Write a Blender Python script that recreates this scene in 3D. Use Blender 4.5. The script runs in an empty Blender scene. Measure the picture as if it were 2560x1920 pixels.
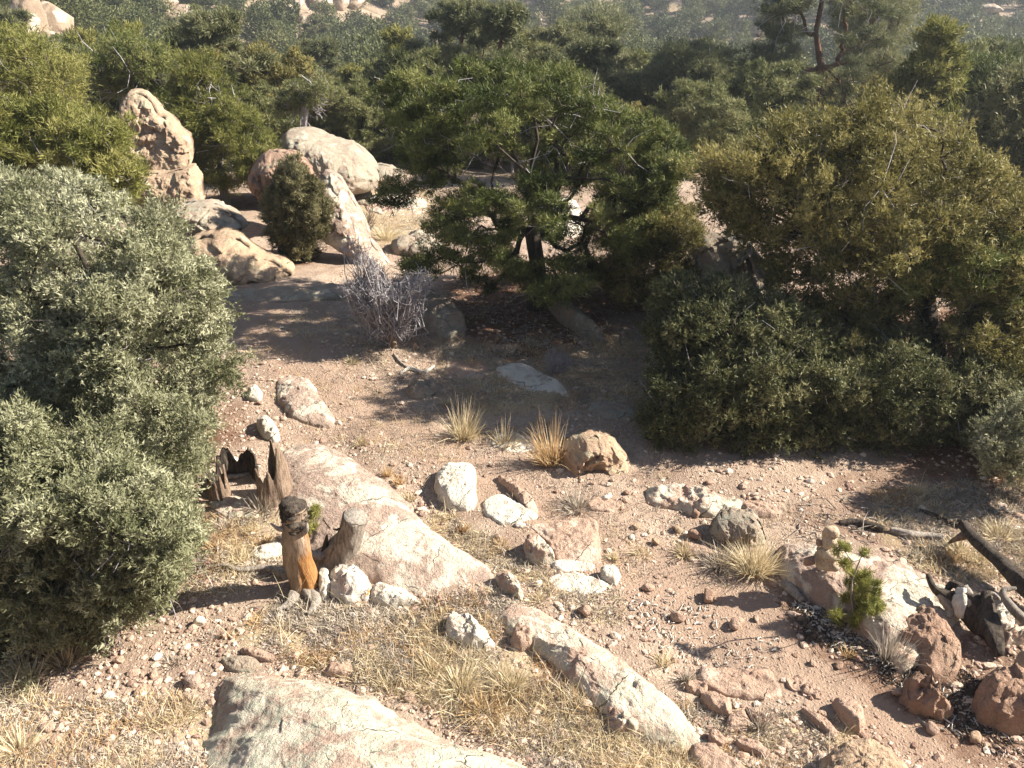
import bpy, bmesh, math, random
import numpy as np
from mathutils import Vector, Matrix

random.seed(7)
RNG = np.random.default_rng(11)
scene = bpy.context.scene
COL = scene.collection

# ------------------------------------------------------------------ camera model
CH, PITCH, F = 4.6, math.radians(27.0), 2309.0
SP, CP = math.sin(PITCH), math.cos(PITCH)
CAM = np.array([0.0, 0.0, CH])
def ray(px, py):
    x = (px - 1280.0) / F; v = (py - 960.0) / F
    return np.array([x, CP - v * SP, -SP - v * CP])

# ------------------------------------------------------------------ noise (numpy)
def _hash(ix, iy, iz, s):
    n = (ix * 374761393 + iy * 668265263 + iz * 2147483647 + s * 974634777) & 0xffffffff
    n = ((n ^ (n >> 13)) * 1274126177) & 0xffffffff
    n = (n ^ (n >> 16)) & 0xffffffff
    return n / 4294967295.0
def vnoise(x, y, z, s=0):
    x = np.asarray(x, float); y = np.asarray(y, float); z = np.asarray(z, float)
    ix = np.floor(x).astype(np.int64); iy = np.floor(y).astype(np.int64); iz = np.floor(z).astype(np.int64)
    fx = x - ix; fy = y - iy; fz = z - iz
    fx = fx*fx*(3-2*fx); fy = fy*fy*(3-2*fy); fz = fz*fz*(3-2*fz)
    r = 0
    for dx in (0, 1):
        wx = fx if dx else 1 - fx
        for dy in (0, 1):
            wy = fy if dy else 1 - fy
            for dz in (0, 1):
                wz = fz if dz else 1 - fz
                r = r + wx*wy*wz*_hash(ix+dx, iy+dy, iz+dz, s)
    return r * 2 - 1
def fbm(x, y, z, o=4, s=0, g=0.5):
    a = 1.0; t = 0; f = 1.0
    for k in range(o):
        t = t + a * vnoise(x*f, y*f, z*f, s + k*17); a *= g; f *= 2.03
    return t

# ------------------------------------------------------------------ terrain height
PY = [-60, -8, -1, 0.8, 2.0, 3.0, 4.0, 6, 12, 20, 30, 50, 80, 105, 145, 225, 330, 470, 900]
PZ = [3.4, 3.2, 3.0, 2.7, 1.6, .45, .06, 0, -.12, -.75, -2.3, -6.4, -11, -12.2, -9.0, 9, 28, 50, 80]
def sstep(a, b, x):
    t = np.clip((x - a) / (b - a), 0, 1); return t*t*(3-2*t)
def H(x, y):
    x = np.asarray(x, float); y = np.asarray(y, float)
    z = np.interp(y, PY, PZ)
    z = z + 8.5 * sstep(-9, -42, x) * sstep(24, 62, y)
    z = z + 2.0 * sstep(20, 60, x) * sstep(30, 80, y)
    far = sstep(14, 60, y)
    z = z + far * 1.3 * vnoise(x/17.0, y/17.0, 0, 3) + far * .5 * vnoise(x/5.0, y/5.0, 0, 4)
    near = 1 - sstep(25, 60, y)
    z = z + near * (.07 * vnoise(x/1.7, y/1.7, 0, 5) + .025 * vnoise(x/.45, y/.45, 0, 6) + .010 * vnoise(x/.14, y/.14, 0, 8))
    return z
TS = np.concatenate([np.linspace(2.5, 25, 900), np.geomspace(25.05, 600, 1500)])
def at(px, py, dz=0.0):
    d = ray(px, py)
    P = CAM[None] + TS[:, None] * d[None]
    g = P[:, 2] - H(P[:, 0], P[:, 1]) - dz
    k = np.argmax(g < 0)
    if g[k] >= 0: k = len(TS) - 1
    k = max(k, 1)
    a, b = g[k-1], g[k]
    t = TS[k-1] + (TS[k] - TS[k-1]) * (a / (a - b) if a != b else 0)
    p = CAM + t * d
    p[2] = H(p[0], p[1]) + dz
    return p
def atY(px, py, Y):
    d = ray(px, py); return CAM + d * (Y / d[1])

# ------------------------------------------------------------------ object helpers
def tag(o, label=None, cat=None, group=None, kind=None):
    if label: o['label'] = label
    if cat: o['category'] = cat
    if group: o['group'] = group
    if kind: o['kind'] = kind
    return o
def empty(name, loc):
    o = bpy.data.objects.new(name, None); o.empty_display_size = .1
    o.location = [float(c) for c in loc]; COL.objects.link(o); return o
def mesh_obj(name, V, faces, mat, parent=None, loc=None, smooth=True, tint=None, mats=None, midx=None, attrs=None):
    """faces: list of int arrays (n,k), each its own k"""
    V = np.asarray(V, dtype=np.float32)
    if loc is not None: V = V - np.asarray(loc, dtype=np.float32)[None]
    me = bpy.data.meshes.new(name)
    if not isinstance(faces, list): faces = [faces]
    faces = [np.asarray(f, dtype=np.int32) for f in faces if len(f)]
    me.vertices.add(len(V)); me.vertices.foreach_set('co', V.ravel())
    loops = np.concatenate([f.ravel() for f in faces])
    tot = np.concatenate([np.full(len(f), f.shape[1], dtype=np.int32) for f in faces])
    start = np.concatenate([[0], np.cumsum(tot)[:-1]]).astype(np.int32)
    me.loops.add(len(loops)); me.loops.foreach_set('vertex_index', loops)
    me.polygons.add(len(tot)); me.polygons.foreach_set('loop_start', start)
    me.polygons.foreach_set('loop_total', tot)
    me.polygons.foreach_set('use_smooth', np.full(len(tot), smooth, dtype=bool))
    for m in (mats or [mat]): me.materials.append(m)
    if midx is not None: me.polygons.foreach_set('material_index', np.asarray(midx, dtype=np.int32))
    if tint is not None:
        a = me.attributes.new('tint', 'FLOAT', 'POINT'); a.data.foreach_set('value', np.asarray(tint, dtype=np.float32))
    if attrs:
        for k, v in attrs.items():
            a = me.attributes.new(k, 'FLOAT', 'POINT'); a.data.foreach_set('value', np.asarray(v, dtype=np.float32))
    me.update(calc_edges=True)
    o = bpy.data.objects.new(name, me); COL.objects.link(o)
    if parent is not None: o.parent = parent
    elif loc is not None: o.location = [float(c) for c in loc]
    return o

# ------------------------------------------------------------------ materials
def new_mat(name):
    m = bpy.data.materials.new(name); m.use_nodes = True
    nt = m.node_tree; nt.nodes.clear()
    out = nt.nodes.new('ShaderNodeOutputMaterial')
    b = nt.nodes.new('ShaderNodeBsdfPrincipled')
    nt.links.new(b.outputs[0], out.inputs['Surface'])
    b.inputs['Roughness'].default_value = .9
    b.inputs['Specular IOR Level'].default_value = .15
    return m, nt, b
class N:
    def __init__(s, nt, coord='Object'):
        s.nt = nt; tc = nt.nodes.new('ShaderNodeTexCoord'); s.c = tc.outputs[coord]
    def noise(s, scale, detail=4, rough=.6, vec=None, dist=0):
        n = s.nt.nodes.new('ShaderNodeTexNoise'); n.inputs['Scale'].default_value = scale
        n.inputs['Detail'].default_value = detail; n.inputs['Roughness'].default_value = rough
        n.inputs['Distortion'].default_value = dist
        s.nt.links.new(vec or s.c, n.inputs['Vector']); return n.outputs['Fac']
    def voro(s, scale, feature='F1', out='Distance', vec=None, rand=1):
        n = s.nt.nodes.new('ShaderNodeTexVoronoi'); n.feature = feature
        n.inputs['Scale'].default_value = scale; n.inputs['Randomness'].default_value = rand
        s.nt.links.new(vec or s.c, n.inputs['Vector']); return n.outputs[out]
    def ramp(s, fac, a, b, ca=0.0, cb=1.0):
        n = s.nt.nodes.new('ShaderNodeMapRange'); n.inputs['From Min'].default_value = a; n.inputs['From Max'].default_value = b
        n.inputs['To Min'].default_value = ca; n.inputs['To Max'].default_value = cb; n.clamp = True
        s.nt.links.new(fac, n.inputs['Value']); return n.outputs['Result']
    def mix(s, fac, a, b):
        n = s.nt.nodes.new('ShaderNodeMix'); n.data_type = 'RGBA'
        for sock, v in ((n.inputs['Factor'], fac), (n.inputs[6], a), (n.inputs[7], b)):
            if isinstance(v, (int, float)): sock.default_value = v
            elif isinstance(v, tuple): sock.default_value = (*v, 1)
            else: s.nt.links.new(v, sock)
        return n.outputs[2]
    def math(s, op, a, b=0.0):
        n = s.nt.nodes.new('ShaderNodeMath'); n.operation = op
        for sock, v in ((n.inputs[0], a), (n.inputs[1], b)):
            if isinstance(v, (int, float)): sock.default_value = v
            else: s.nt.links.new(v, sock)
        return n.outputs[0]
    def attr(s, name):
        n = s.nt.nodes.new('ShaderNodeAttribute'); n.attribute_name = name; return n.outputs['Fac']
    def stretch(s, v):
        n = s.nt.nodes.new('ShaderNodeMapping'); n.inputs['Scale'].default_value = v
        s.nt.links.new(s.c, n.inputs['Vector']); return n.outputs[0]
    def bump(s, bsdf, h, strength, dist):
        n = s.nt.nodes.new('ShaderNodeBump'); n.inputs['Strength'].default_value = strength
        n.inputs['Distance'].default_value = dist
        s.nt.links.new(h, n.inputs['Height']); s.nt.links.new(n.outputs[0], bsdf.inputs['Normal'])

def rock_mat(name, c1, c2, lich, lichamt, dark=.25, pale=None, paleamt=0.0, sc=1.0, orange=0):
    m, nt, b = new_mat(name); n = N(nt)
    base = n.mix(n.ramp(n.noise(2.2*sc, 5, .65), .35, .65), c1, c2)
    base = n.mix(n.ramp(n.noise(11*sc, 4, .7), .42, .7, 0, .55), base, tuple(c*.55 for c in c1))
    if paleamt:
        base = n.mix(n.ramp(n.noise(3.4*sc, 4, .6, dist=.6), .62-paleamt*.3, .68-paleamt*.3, 0, .85), base, pale)
    patch = n.noise(4.6*sc, 6, .75, dist=.4)
    grain = n.noise(70*sc, 2, .6)
    lm = n.math('MULTIPLY', n.ramp(patch, .66-lichamt*.35, .72-lichamt*.35), n.ramp(n.noise(30*sc, 4, .7), .38, .58, .1, .9))
    base = n.mix(lm, base, lich)
    spots = n.math('MULTIPLY', n.ramp(n.noise(38*sc, 3, .7), .60, .68), n.ramp(n.noise(5*sc, 3), .4, .6))
    base = n.mix(n.math('MULTIPLY', spots, dark*2), base, (.10, .085, .075))
    base = n.mix(n.ramp(grain, .3, .7, 0, .22), base, tuple(min(c*1.5, .8) for c in c2))
    if orange:
        base = n.mix(n.ramp(n.noise(9*sc, 2, .4), .70, .73, 0, .9), base, (.55, .2, .02))
    dv = nt.nodes.new('ShaderNodeVectorMath'); dv.operation = 'ADD'; nz = nt.nodes.new('ShaderNodeTexNoise'); nz.inputs['Scale'].default_value = 3*sc; nz.inputs['Detail'].default_value = 4
    nt.links.new(n.c, nz.inputs['Vector']); vs = nt.nodes.new('ShaderNodeVectorMath'); vs.operation = 'SCALE'; vs.inputs['Scale'].default_value = .35/sc
    nt.links.new(nz.outputs['Color'], vs.inputs[0]); nt.links.new(n.c, dv.inputs[0]); nt.links.new(vs.outputs[0], dv.inputs[1])
    ck = n.math('MULTIPLY', n.ramp(n.voro(1.9*sc, 'DISTANCE_TO_EDGE', vec=dv.outputs[0]), .0, .010, 1, 0), n.ramp(n.noise(2.6*sc, 3), .50, .62))
    base = n.mix(n.math('MULTIPLY', ck, .5), base, (.07, .055, .045))
    nt.links.new(base, b.inputs['Base Color'])
    hgt = n.math('SUBTRACT', n.math('ADD', n.math('MULTIPLY', n.noise(9*sc, 6, .7), 1.0), n.math('MULTIPLY', n.noise(55*sc, 4, .7), .45)), n.math('MULTIPLY', ck, .6))
    n.bump(b, hgt, 1.0, .05)
    return m
PINK = (.40, .26, .20); TAN = (.47, .345, .25); LICH = (.33, .35, .24); PALE = (.62, .55, .44)
M = {}
M['slab'] = rock_mat('rock_pink_weathered', (.32, .225, .18), (.44, .335, .265), (.42, .41, .33), .25, .4, PALE, .4)
M['lichen'] = rock_mat('rock_lichened', (.42, .28, .215), (.52, .39, .30), (.42, .44, .33), .42, .35, PALE, .55)
M['front'] = rock_mat('rock_front_lichened', (.38, .265, .205), (.47, .37, .29), (.44, .46, .35), .60, .45, PALE, .45)
M['pale'] = rock_mat('rock_pale', (.56, .44, .35), (.62, .52, .42), (.5, .48, .38), .2, .3, (.7, .64, .54), .7)
M['tan'] = rock_mat('rock_tan', (.37, .25, .175), (.45, .33, .22), (.38, .36, .25), .3, .45, (.52, .42, .29), .3, sc=1.0)
M['step'] = rock_mat('rock_path_step', (.40, .265, .195), (.48, .345, .26), (.42, .38, .28), .1, .15, (.56, .43, .34), .3)
M['cairn'] = rock_mat('rock_cairn', (.50, .37, .25), (.56, .44, .31), (.45, .42, .3), .15, .3, (.62, .52, .38), .3)
M['grey'] = rock_mat('rock_grey_lichen', (.30, .235, .18), (.39, .31, .235), (.29, .30, .235), .5, .6, (.52, .45, .36), .15)
M['orange_lichen'] = rock_mat('rock_orange_lichen', (.55, .40, .33), (.64, .52, .44), (.5, .48, .38), .2, .3, (.72, .66, .58), .7, orange=1)
M['red'] = rock_mat('rock_red', (.30, .185, .13), (.37, .25, .18), LICH, .25, .4)
M['far'] = rock_mat('rock_far', (.27, .195, .14), (.36, .27, .19), (.34, .33, .26), .3, .3, PALE, .3, sc=.3)

def ground_mat():
    m, nt, b = new_mat('soil'); n = N(nt)
    big = n.noise(.9, 5, .6); fine = n.noise(26, 5, .75)
    c = n.mix(n.ramp(big, .38, .62), (.31, .222, .162), (.46, .355, .268))
    c = n.mix(n.ramp(fine, .45, .62, 0, .5), c, (.20, .13, .10))
    # coarse grit
    big2 = n.noise(3.1, 6, .8, dist=.5)
    c = n.mix(n.ramp(big2, .50, .66, 0, .55), c, (.22, .15, .115)); c = n.mix(n.ramp(big2, .48, .34, 0, .5), c, (.52, .42, .32))
    cell = n.voro(48, out='Color'); sep = nt.nodes.new('ShaderNodeSeparateColor'); nt.links.new(cell, sep.inputs[0])
    grit = n.math('MULTIPLY', n.ramp(n.voro(48), .0, .55, 1, 0), n.ramp(sep.outputs[0], .62, .70))
    c = n.mix(grit, c, (.50, .39, .31))
    trail = n.attr('trail'); c = n.mix(n.math('MULTIPLY', trail, .8), c, (.345, .24, .175))
    c = n.mix(n.math('MULTIPLY', n.attr('straw'), n.ramp(n.noise(14, 4, .7), .38, .62, .2, .9)), c, (.45, .36, .22))
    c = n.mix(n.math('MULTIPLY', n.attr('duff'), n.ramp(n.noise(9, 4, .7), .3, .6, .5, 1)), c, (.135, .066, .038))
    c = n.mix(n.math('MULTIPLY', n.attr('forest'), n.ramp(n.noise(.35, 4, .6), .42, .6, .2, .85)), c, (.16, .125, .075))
    nt.links.new(c, b.inputs['Base Color'])
    hgt = n.math('ADD', fine, n.math('MULTIPLY', n.noise(90, 3, .7), .4))
    n.bump(b, n.math('ADD', hgt, n.math('MULTIPLY', grit, .6)), .9, .03)
    return m
M['soil'] = ground_mat()

def leaf_mat(name, dark, mid, light, trans=.22, rough=.55):
    m = bpy.data.materials.new(name); m.use_nodes = True; nt = m.node_tree; nt.nodes.clear()
    out = nt.nodes.new('ShaderNodeOutputMaterial'); n = N(nt)
    t = n.attr('tint')
    oi = nt.nodes.new('ShaderNodeObjectInfo')
    t2 = n.math('ADD', t, n.ramp(oi.outputs['Random'], 0, 1, -.16, .16))
    c = n.mix(n.ramp(t2, 0, .5), dark, mid); c = n.mix(n.ramp(t2, .5, 1), c, light)
    d = nt.nodes.new('ShaderNodeBsdfPrincipled'); d.inputs['Roughness'].default_value = rough
    d.inputs['Specular IOR Level'].default_value = .18
    tr = nt.nodes.new('ShaderNodeBsdfTranslucent'); mx = nt.nodes.new('ShaderNodeMixShader')
    mx.inputs[0].default_value = trans
    nt.links.new(c, d.inputs['Base Color']); nt.links.new(c, tr.inputs['Color'])
    nt.links.new(d.outputs[0], mx.inputs[1]); nt.links.new(tr.outputs[0], mx.inputs[2])
    nt.links.new(mx.outputs[0], out.inputs['Surface'])
    return m
M['jun_grey'] = leaf_mat('juniper_grey_green', (.12, .125, .062), (.25, .25, .142), (.42, .41, .27), .3)
M['jun_olive'] = leaf_mat('juniper_olive', (.075, .069, .02), (.19, .168, .055), (.34, .29, .11), .3)
M['jun_dark'] = leaf_mat('juniper_dull', (.045, .052, .02), (.115, .118, .048), (.25, .235, .115), .22)
M['pinyon_mid'] = leaf_mat('pinyon_mid_green', (.06, .072, .022), (.15, .158, .058), (.26, .255, .115), .3)
M['jun_bush'] = leaf_mat('juniper_bush_olive', (.08, .075, .03), (.20, .18, .088), (.34, .31, .17), .3)
M['wood_far'] = leaf_mat('far_wood_green', (.04, .05, .018), (.10, .112, .042), (.165, .165, .07), .2)
M['pinyon'] = leaf_mat('pinyon_green', (.040, .056, .013), (.115, .132, .034), (.235, .235, .08), .22)
M['pinyon_y'] = leaf_mat('pinyon_yellow_green', (.07, .08, .018), (.165, .17, .042), (.27, .25, .08), .3)
M['ponderosa'] = leaf_mat('ponderosa_green', (.07, .08, .035), (.15, .155, .07), (.25, .24, .12), .3)
M['seedling'] = leaf_mat('seedling_green', (.11, .125, .03), (.23, .235, .055), (.38, .35, .12), .22)
M['brownleaf'] = leaf_mat('brown_brush', (.09, .062, .042), (.16, .11, .08), (.23, .17, .12))
M['straw'] = leaf_mat('straw', (.40, .31, .19), (.58, .475, .30), (.76, .68, .48), .3, .7)
M['rust_straw'] = leaf_mat('rust_straw', (.36, .22, .12), (.55, .38, .20), (.68, .52, .30), .3, .7)
M['grey_tuft'] = leaf_mat('grey_tuft', (.24, .20, .17), (.42, .36, .29), (.58, .51, .42), .2, .8)

def bark_mat(name, c1, c2, sc=1.0, orange=None, char=False):
    m, nt, b = new_mat(name); n = N(nt)
    v = n.stretch((1, 1, .22))
    f = n.noise(38*sc, 5, .7, vec=v)
    c = n.mix(n.ramp(f, .35, .65), c1, c2)
    if orange:
        g = nt.nodes.new('ShaderNodeSeparateXYZ'); nt.links.new(n.c, g.inputs[0])
        ax = n.math('ADD', g.outputs[0], n.math('MULTIPLY', n.noise(7, 3, .6, vec=v), .22))
        azc = n.math('MULTIPLY', n.ramp(ax, .19, .23), n.ramp(g.outputs[2], .70, .60))
        low = n.math('MULTIPLY', n.ramp(ax, .135, .18), n.ramp(g.outputs[2], .42, .34))
        c = n.mix(n.math('MAXIMUM', azc, low), c, n.mix(n.ramp(f, .3, .7), orange, (.37, .20, .08)))
    nt.links.new(c, b.inputs['Base Color'])
    n.bump(b, n.math('ADD', f, n.math('MULTIPLY', n.noise(120*sc, 3, .6, vec=v), .4)), .9, .02)
    return m
M['bark_dark'] = bark_mat('bark_dark', (.035, .028, .022), (.085, .068, .052))
M['bark_grey'] = bark_mat('bark_grey', (.13, .11, .09), (.26, .225, .19))
M['bark_red'] = bark_mat('bark_red', (.10, .05, .032), (.20, .11, .07), .5)
M['twig'] = bark_mat('twig_silver', (.28, .255, .26), (.50, .465, .47))
M['wood_grey'] = bark_mat('wood_weathered', (.17, .14, .115), (.38, .335, .285))
M['wood_pale'] = bark_mat('wood_bleached', (.42, .37, .31), (.66, .61, .54))
M['wood_dark'] = bark_mat('wood_burnt', (.022, .018, .016), (.10, .078, .06))
M['wood_brown'] = bark_mat('wood_rotten', (.10, .065, .045), (.30, .22, .16))
M['stump_orange'] = bark_mat('stump_peeled', (.20, .14, .095), (.37, .28, .205), 1.0, (.26, .11, .035))
M['stump_lean'] = bark_mat('stump_lean_wood', (.11, .09, .075), (.34, .29, .24), 1.0)

# ------------------------------------------------------------------ rocks
ROCKPOLY = []     # world footprints, to keep grass and gravel off
def smooth_poly(P, n, closed=True):
    P = np.asarray(P, float); k = len(P); out = []
    segs = np.linalg.norm(np.roll(P, -1, 0) - P, axis=1); L = segs.sum()
    for i in range(k):
        p0, p1, p2, p3 = P[(i-1) % k], P[i], P[(i+1) % k], P[(i+2) % k]
        m = max(2, int(round(n * segs[i] / L)))
        for t in np.linspace(0, 1, m, endpoint=False):
            t2, t3 = t*t, t*t*t
            c = .5*((2*p1) + (-p0+p2)*t + (2*p0-5*p1+4*p2-p3)*t2 + (-p0+3*p1-3*p2+p3)*t3)
            out.append(.6*c + .4*(p1*(1-t)+p2*t))
    return np.array(out)
def ring_faces(n, m, off=0):
    """m rings (0..m-1) of n verts, after one centre vert at off"""
    i = np.arange(n); j = (i+1) % n
    tri = np.stack([np.full(n, off), off+1+i, off+1+j], 1)
    q = []
    for r in range(m-1):
        a = off+1+r*n; b = a+n
        q.append(np.stack([a+i, b+i, b+j, a+j], 1))
    return tri, np.concatenate(q)
def slab(name, poly, Hh, label, cat='rock', mat='slab', peak=None, p=3.0, q=.5, rough=.02, seed=None, n=None, dz=None, group=None, tilt=(0, 0), sink=.12, crack=0):
    seed = seed if seed is not None else (abs(hash(label)) % 1000 if False else sum(map(ord, label)) % 997)
    W = np.array([at(x, y, Hh*.45 if dz is None else dz) for x, y in poly])[:, :2]
    ROCKPOLY.append(W)
    L = np.linalg.norm(np.roll(W, -1, 0)-W, axis=1).sum()
    n = n or int(np.clip(L/(.016 if W[:, 1].mean() < 9 else .035), 48, 400)); B = smooth_poly(W, n); n = len(B)
    c = at(*peak, Hh)[:2] if peak else B.mean(0)
    m = int(np.clip(n/4.5, 12, 80))
    ts = np.linspace(0, 1, m+1)[1:]**.75
    X = c[None, None] + ts[:, None, None]*(B-c)[None]
    ang = np.arctan2(B[:, 1]-c[1], B[:, 0]-c[0])
    wob = 1 + .05*fbm(np.cos(ang)*4+seed, np.sin(ang)*4, 0, 5)
    X = c + (X-c)*np.where(ts[:, None, None] > .5, wob[None, :, None], 1)
    prof = (1-ts**p)**q
    x, y = X[..., 0], X[..., 1]
    zg = H(x, y)
    cg = H(c[0], c[1])
    ext = max(.05, np.abs(B-c).max())
    tl = 1 + tilt[0]*(x-c[0])/ext + tilt[1]*(y-c[1])/ext
    z = zg*(1-prof[:, None]*.8)+cg*prof[:, None]*.8 + Hh*prof[:, None]*tl
    s = 1.0/max(.12, min(.6, ext*.5))
    z = z + rough*1.9*fbm(x*s+seed, y*s, z*s, 6, 1, .58)*np.minimum(1, (1.02-ts[:, None])*5)
    edge = np.minimum(1, (1.02-ts[:, None])*5)
    wx = x+.12/s*fbm(x*s*2, y*s*2, z*0+seed, 3, 11); wy = y+.12/s*fbm(x*s*2, y*s*2+7, z*0+seed, 3, 13)
    for (q_, am) in ((1.1, .8), (2.3, .5), (4.9, .35)):
        nn_ = vnoise(wx*s*q_+seed, wy*s*q_*1.6+3, z*0+seed*.37, 2)
        z = z - rough*am*sstep(-.02, .04, nn_-.12)*edge
    z = z + rough*.5*fbm(x*14, y*14, z*14, 4, 15)*edge + .35*rough*np.abs(fbm(x*30, y*30, z*30, 2, 16))*edge
    x = x + rough*.8*fbm(x*s*2, y*s*2, z*s*2+seed, 3, 5); y = y + rough*.8*fbm(x*s*2, y*s*2+9, z*s*2, 3, 6)
    V = np.stack([x, y, z], -1).reshape(-1, 3)
    sk = np.stack([B[:, 0]*1.0, B[:, 1], H(B[:, 0], B[:, 1])-sink], -1)
    cz = cg*1.0+Hh + rough*1.6*fbm(c[0]*s+seed, c[1]*s, (cg+Hh)*s, 5, 1)
    V = np.concatenate([[[c[0], c[1], cz]], V, sk])
    tri, quad = ring_faces(n, m+1)
    loc = np.array([c[0], c[1], cg])
    o = mesh_obj(name, V, [tri, quad, (1+m*n+np.arange(n))[::-1][None]], M[mat], loc=loc)
    return tag(o, label, cat, group)
def boulder(name, poly, Y, T, label, cat='boulder', mat='tan', rough=.04, lean=0.0, p=2.2, seed=None, group=None, n=110, foot=True, steps=0):
    n = n*2
    seed = seed if seed is not None else sum(map(ord, label)) % 997
    W = np.array([atY(x, y, Y) for x, y in poly])[:, [0, 2]]
    B = smooth_poly(W, n); n = len(B); c = B.mean(0)
    m = 44; ts = np.linspace(0, 1, m+1)[1:]**.8
    X = c[None, None]+ts[:, None, None]*(B-c)[None]
    z0 = W[:, 1].min()
    ext = np.abs(B-c).max(); s = 1.4/max(.15, ext)
    Vs = []
    prof = (1-ts**p)**.55
    for sgn in (-1, 1):
        x, z = X[..., 0], X[..., 1]
        y = Y + sgn*T*prof[:, None]*(1+.0*z) + lean*(z-z0)
        r = rough*fbm(x*s+seed, y*s, z*s, 5, 1)
        wx = x+.15/s*fbm(x*s*2, z*s*2, y*0+seed, 3, 11); wz = z+.15/s*fbm(x*s*2, z*s*2+7, y*0+seed, 3, 13)
        y = y + sgn*r*1.6
        for (q_, am) in ((1.2, 1.1), (2.6, .7), (5.5, .4)):
            y = y - sgn*rough*am*sstep(-.02, .05, vnoise(wx*s*q_+seed, wz*s*q_*1.5, y*0+sgn, 2)-.1)*(ts[:, None] < .97)
        y = y + sgn*rough*.5*fbm(x*9, z*9, y*0+seed, 4, 15)
        x = x + r*.6; z = z + rough*.6*fbm(x*s, y*s+seed, z*s, 4, 7)
        if sgn == 1: x, y, z = x[:-1], y[:-1], z[:-1]
        Vs.append(np.stack([x, y, z], -1).reshape(-1, 3))
    cf = [c[0], Y-T+lean*(c[1]-z0), c[1]]; cb = [c[0], Y+T+lean*(c[1]-z0), c[1]]
    V = np.concatenate([[cf], Vs[0], [cb], Vs[1]])
    tri, quad = ring_faces(n, m)
    off = 1+m*n
    tri2, quad2 = ring_faces(n, m-1, off)
    i = np.arange(n); j = (i+1) % n
    a = off+1+(m-2)*n; b = 1+(m-1)*n
    br = np.stack([a+i, a+j, b+j, b+i], 1)
    loc = np.array([c[0], Y, z0])
    o = mesh_obj(name, V, [tri[:, ::-1], quad[:, ::-1], tri2, quad2, br[:, ::-1]], M[mat], loc=loc)
    if foot: ROCKPOLY.append(np.array([[W[:, 0].min(), Y-T], [W[:, 0].max(), Y-T], [W[:, 0].max(), Y+T], [W[:, 0].min(), Y+T]]))
    return tag(o, label, cat, group)

def ico(sub=1):
    bm = bmesh.new(); bmesh.ops.create_icosphere(bm, subdivisions=sub, radius=1)
    V = np.array([v.co[:] for v in bm.verts]); Fc = np.array([[v.index for v in f.verts] for f in bm.faces]); bm.free()
    return V, Fc
ICO = {k: ico(k) for k in (1, 2, 3, 4)}
def stone_arrays(sub, seed, sq=(1, 1, .6), rough=.25):
    V, Fc = ICO[sub]; V = V.copy()
    r = 1+rough*fbm(V[:, 0]*1.1+seed, V[:, 1]*1.1, V[:, 2]*1.1, 4, seed)
    # chop with a few planes for broken faces
    rg = np.random.default_rng(seed)
    V = V*r[:, None]
    for _ in range(6):
        d = rg.normal(size=3); d /= np.linalg.norm(d); k = rg.uniform(.55, .85)
        ex = np.maximum(0, V@d-k); V = V-ex[:, None]*d[None]*.9
    return V*np.array(sq), Fc
def stone(name, px, py, size, label, mat='tan', cat='stone', group=None, seed=1, sq=(1, .8, .6), rot=0.0, z=None, sink=.3, sub=3):
    V, Fc = stone_arrays(sub, seed, sq)
    c, s = math.cos(rot), math.sin(rot)
    V = V@np.array([[c, s, 0], [-s, c, 0], [0, 0, 1]])*size
    p = at(px, py) if z is None else z
    p = np.array(p, float)
    off = -V[:, 2].min()*(1-sink) if z is None else 0
    o = mesh_obj(name, V+np.array([0, 0, off]), [Fc], M[mat], smooth=True)
    o.location = p.tolist()
    return tag(o, label, cat, group)

# ------------------------------------------------------------------ tubes and skeletons
def tubes(A, B, ra, rb, k=5):
    """many truncated cones at once"""
    A = np.asarray(A, float); B = np.asarray(B, float); n = len(A)
    d = B-A; L = np.linalg.norm(d, axis=1, keepdims=True); d = d/np.maximum(L, 1e-6)
    up = np.where(np.abs(d[:, 2:3]) < .9, np.array([[0, 0, 1.]]), np.array([[1., 0, 0]]))
    u = np.cross(d, up); u /= np.linalg.norm(u, axis=1, keepdims=True); v = np.cross(d, u)
    an = np.arange(k)/k*2*math.pi
    ring = np.cos(an)[None, :, None]*u[:, None]+np.sin(an)[None, :, None]*v[:, None]
    V = np.concatenate([A[:, None]+ring*np.asarray(ra)[:, None, None], B[:, None]+ring*np.asarray(rb)[:, None, None]], 1)
    i = np.arange(k); j = (i+1) % k
    q = np.stack([i, j, j+k, i+k], 1)
    Fq = (np.arange(n)*2*k)[:, None, None]+q[None]
    return V.reshape(-1, 3), Fq.reshape(-1, 4)
def path_tube(P, R, k=10, rough=0.0, seed=0, cap=True, flare=None):
    """one continuous tube through points P with radii R"""
    P = np.asarray(P, float); m = len(P)
    T = np.gradient(P, axis=0); T /= np.linalg.norm(T, axis=1, keepdims=True)
    u = np.cross(T[0], [0.2, 0.5, .8]); u /= np.linalg.norm(u)
    V = []; an = np.arange(k)/k*2*math.pi
    for i in range(m):
        u = u-T[i]*(u@T[i]); u /= np.linalg.norm(u); v = np.cross(T[i], u)
        ring = np.cos(an)[:, None]*u+np.sin(an)[:, None]*v
        r = R[i]*(1+rough*fbm(ring[:, 0]*1.5+seed, ring[:, 1]*1.5+i*.13, ring[:, 2]*1.5, 3, seed))
        V.append(P[i]+ring*r[:, None])
    V = np.concatenate(V); i = np.arange(k); j = (i+1) % k
    q = np.concatenate([np.stack([a*k+i, a*k+j, (a+1)*k+j, (a+1)*k+i], 1) for a in range(m-1)])
    fs = [q]
    if cap:
        fs.append(np.arange(k)[::-1][None]); fs.append(((m-1)*k+np.arange(k))[None])
    return V, fs
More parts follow.
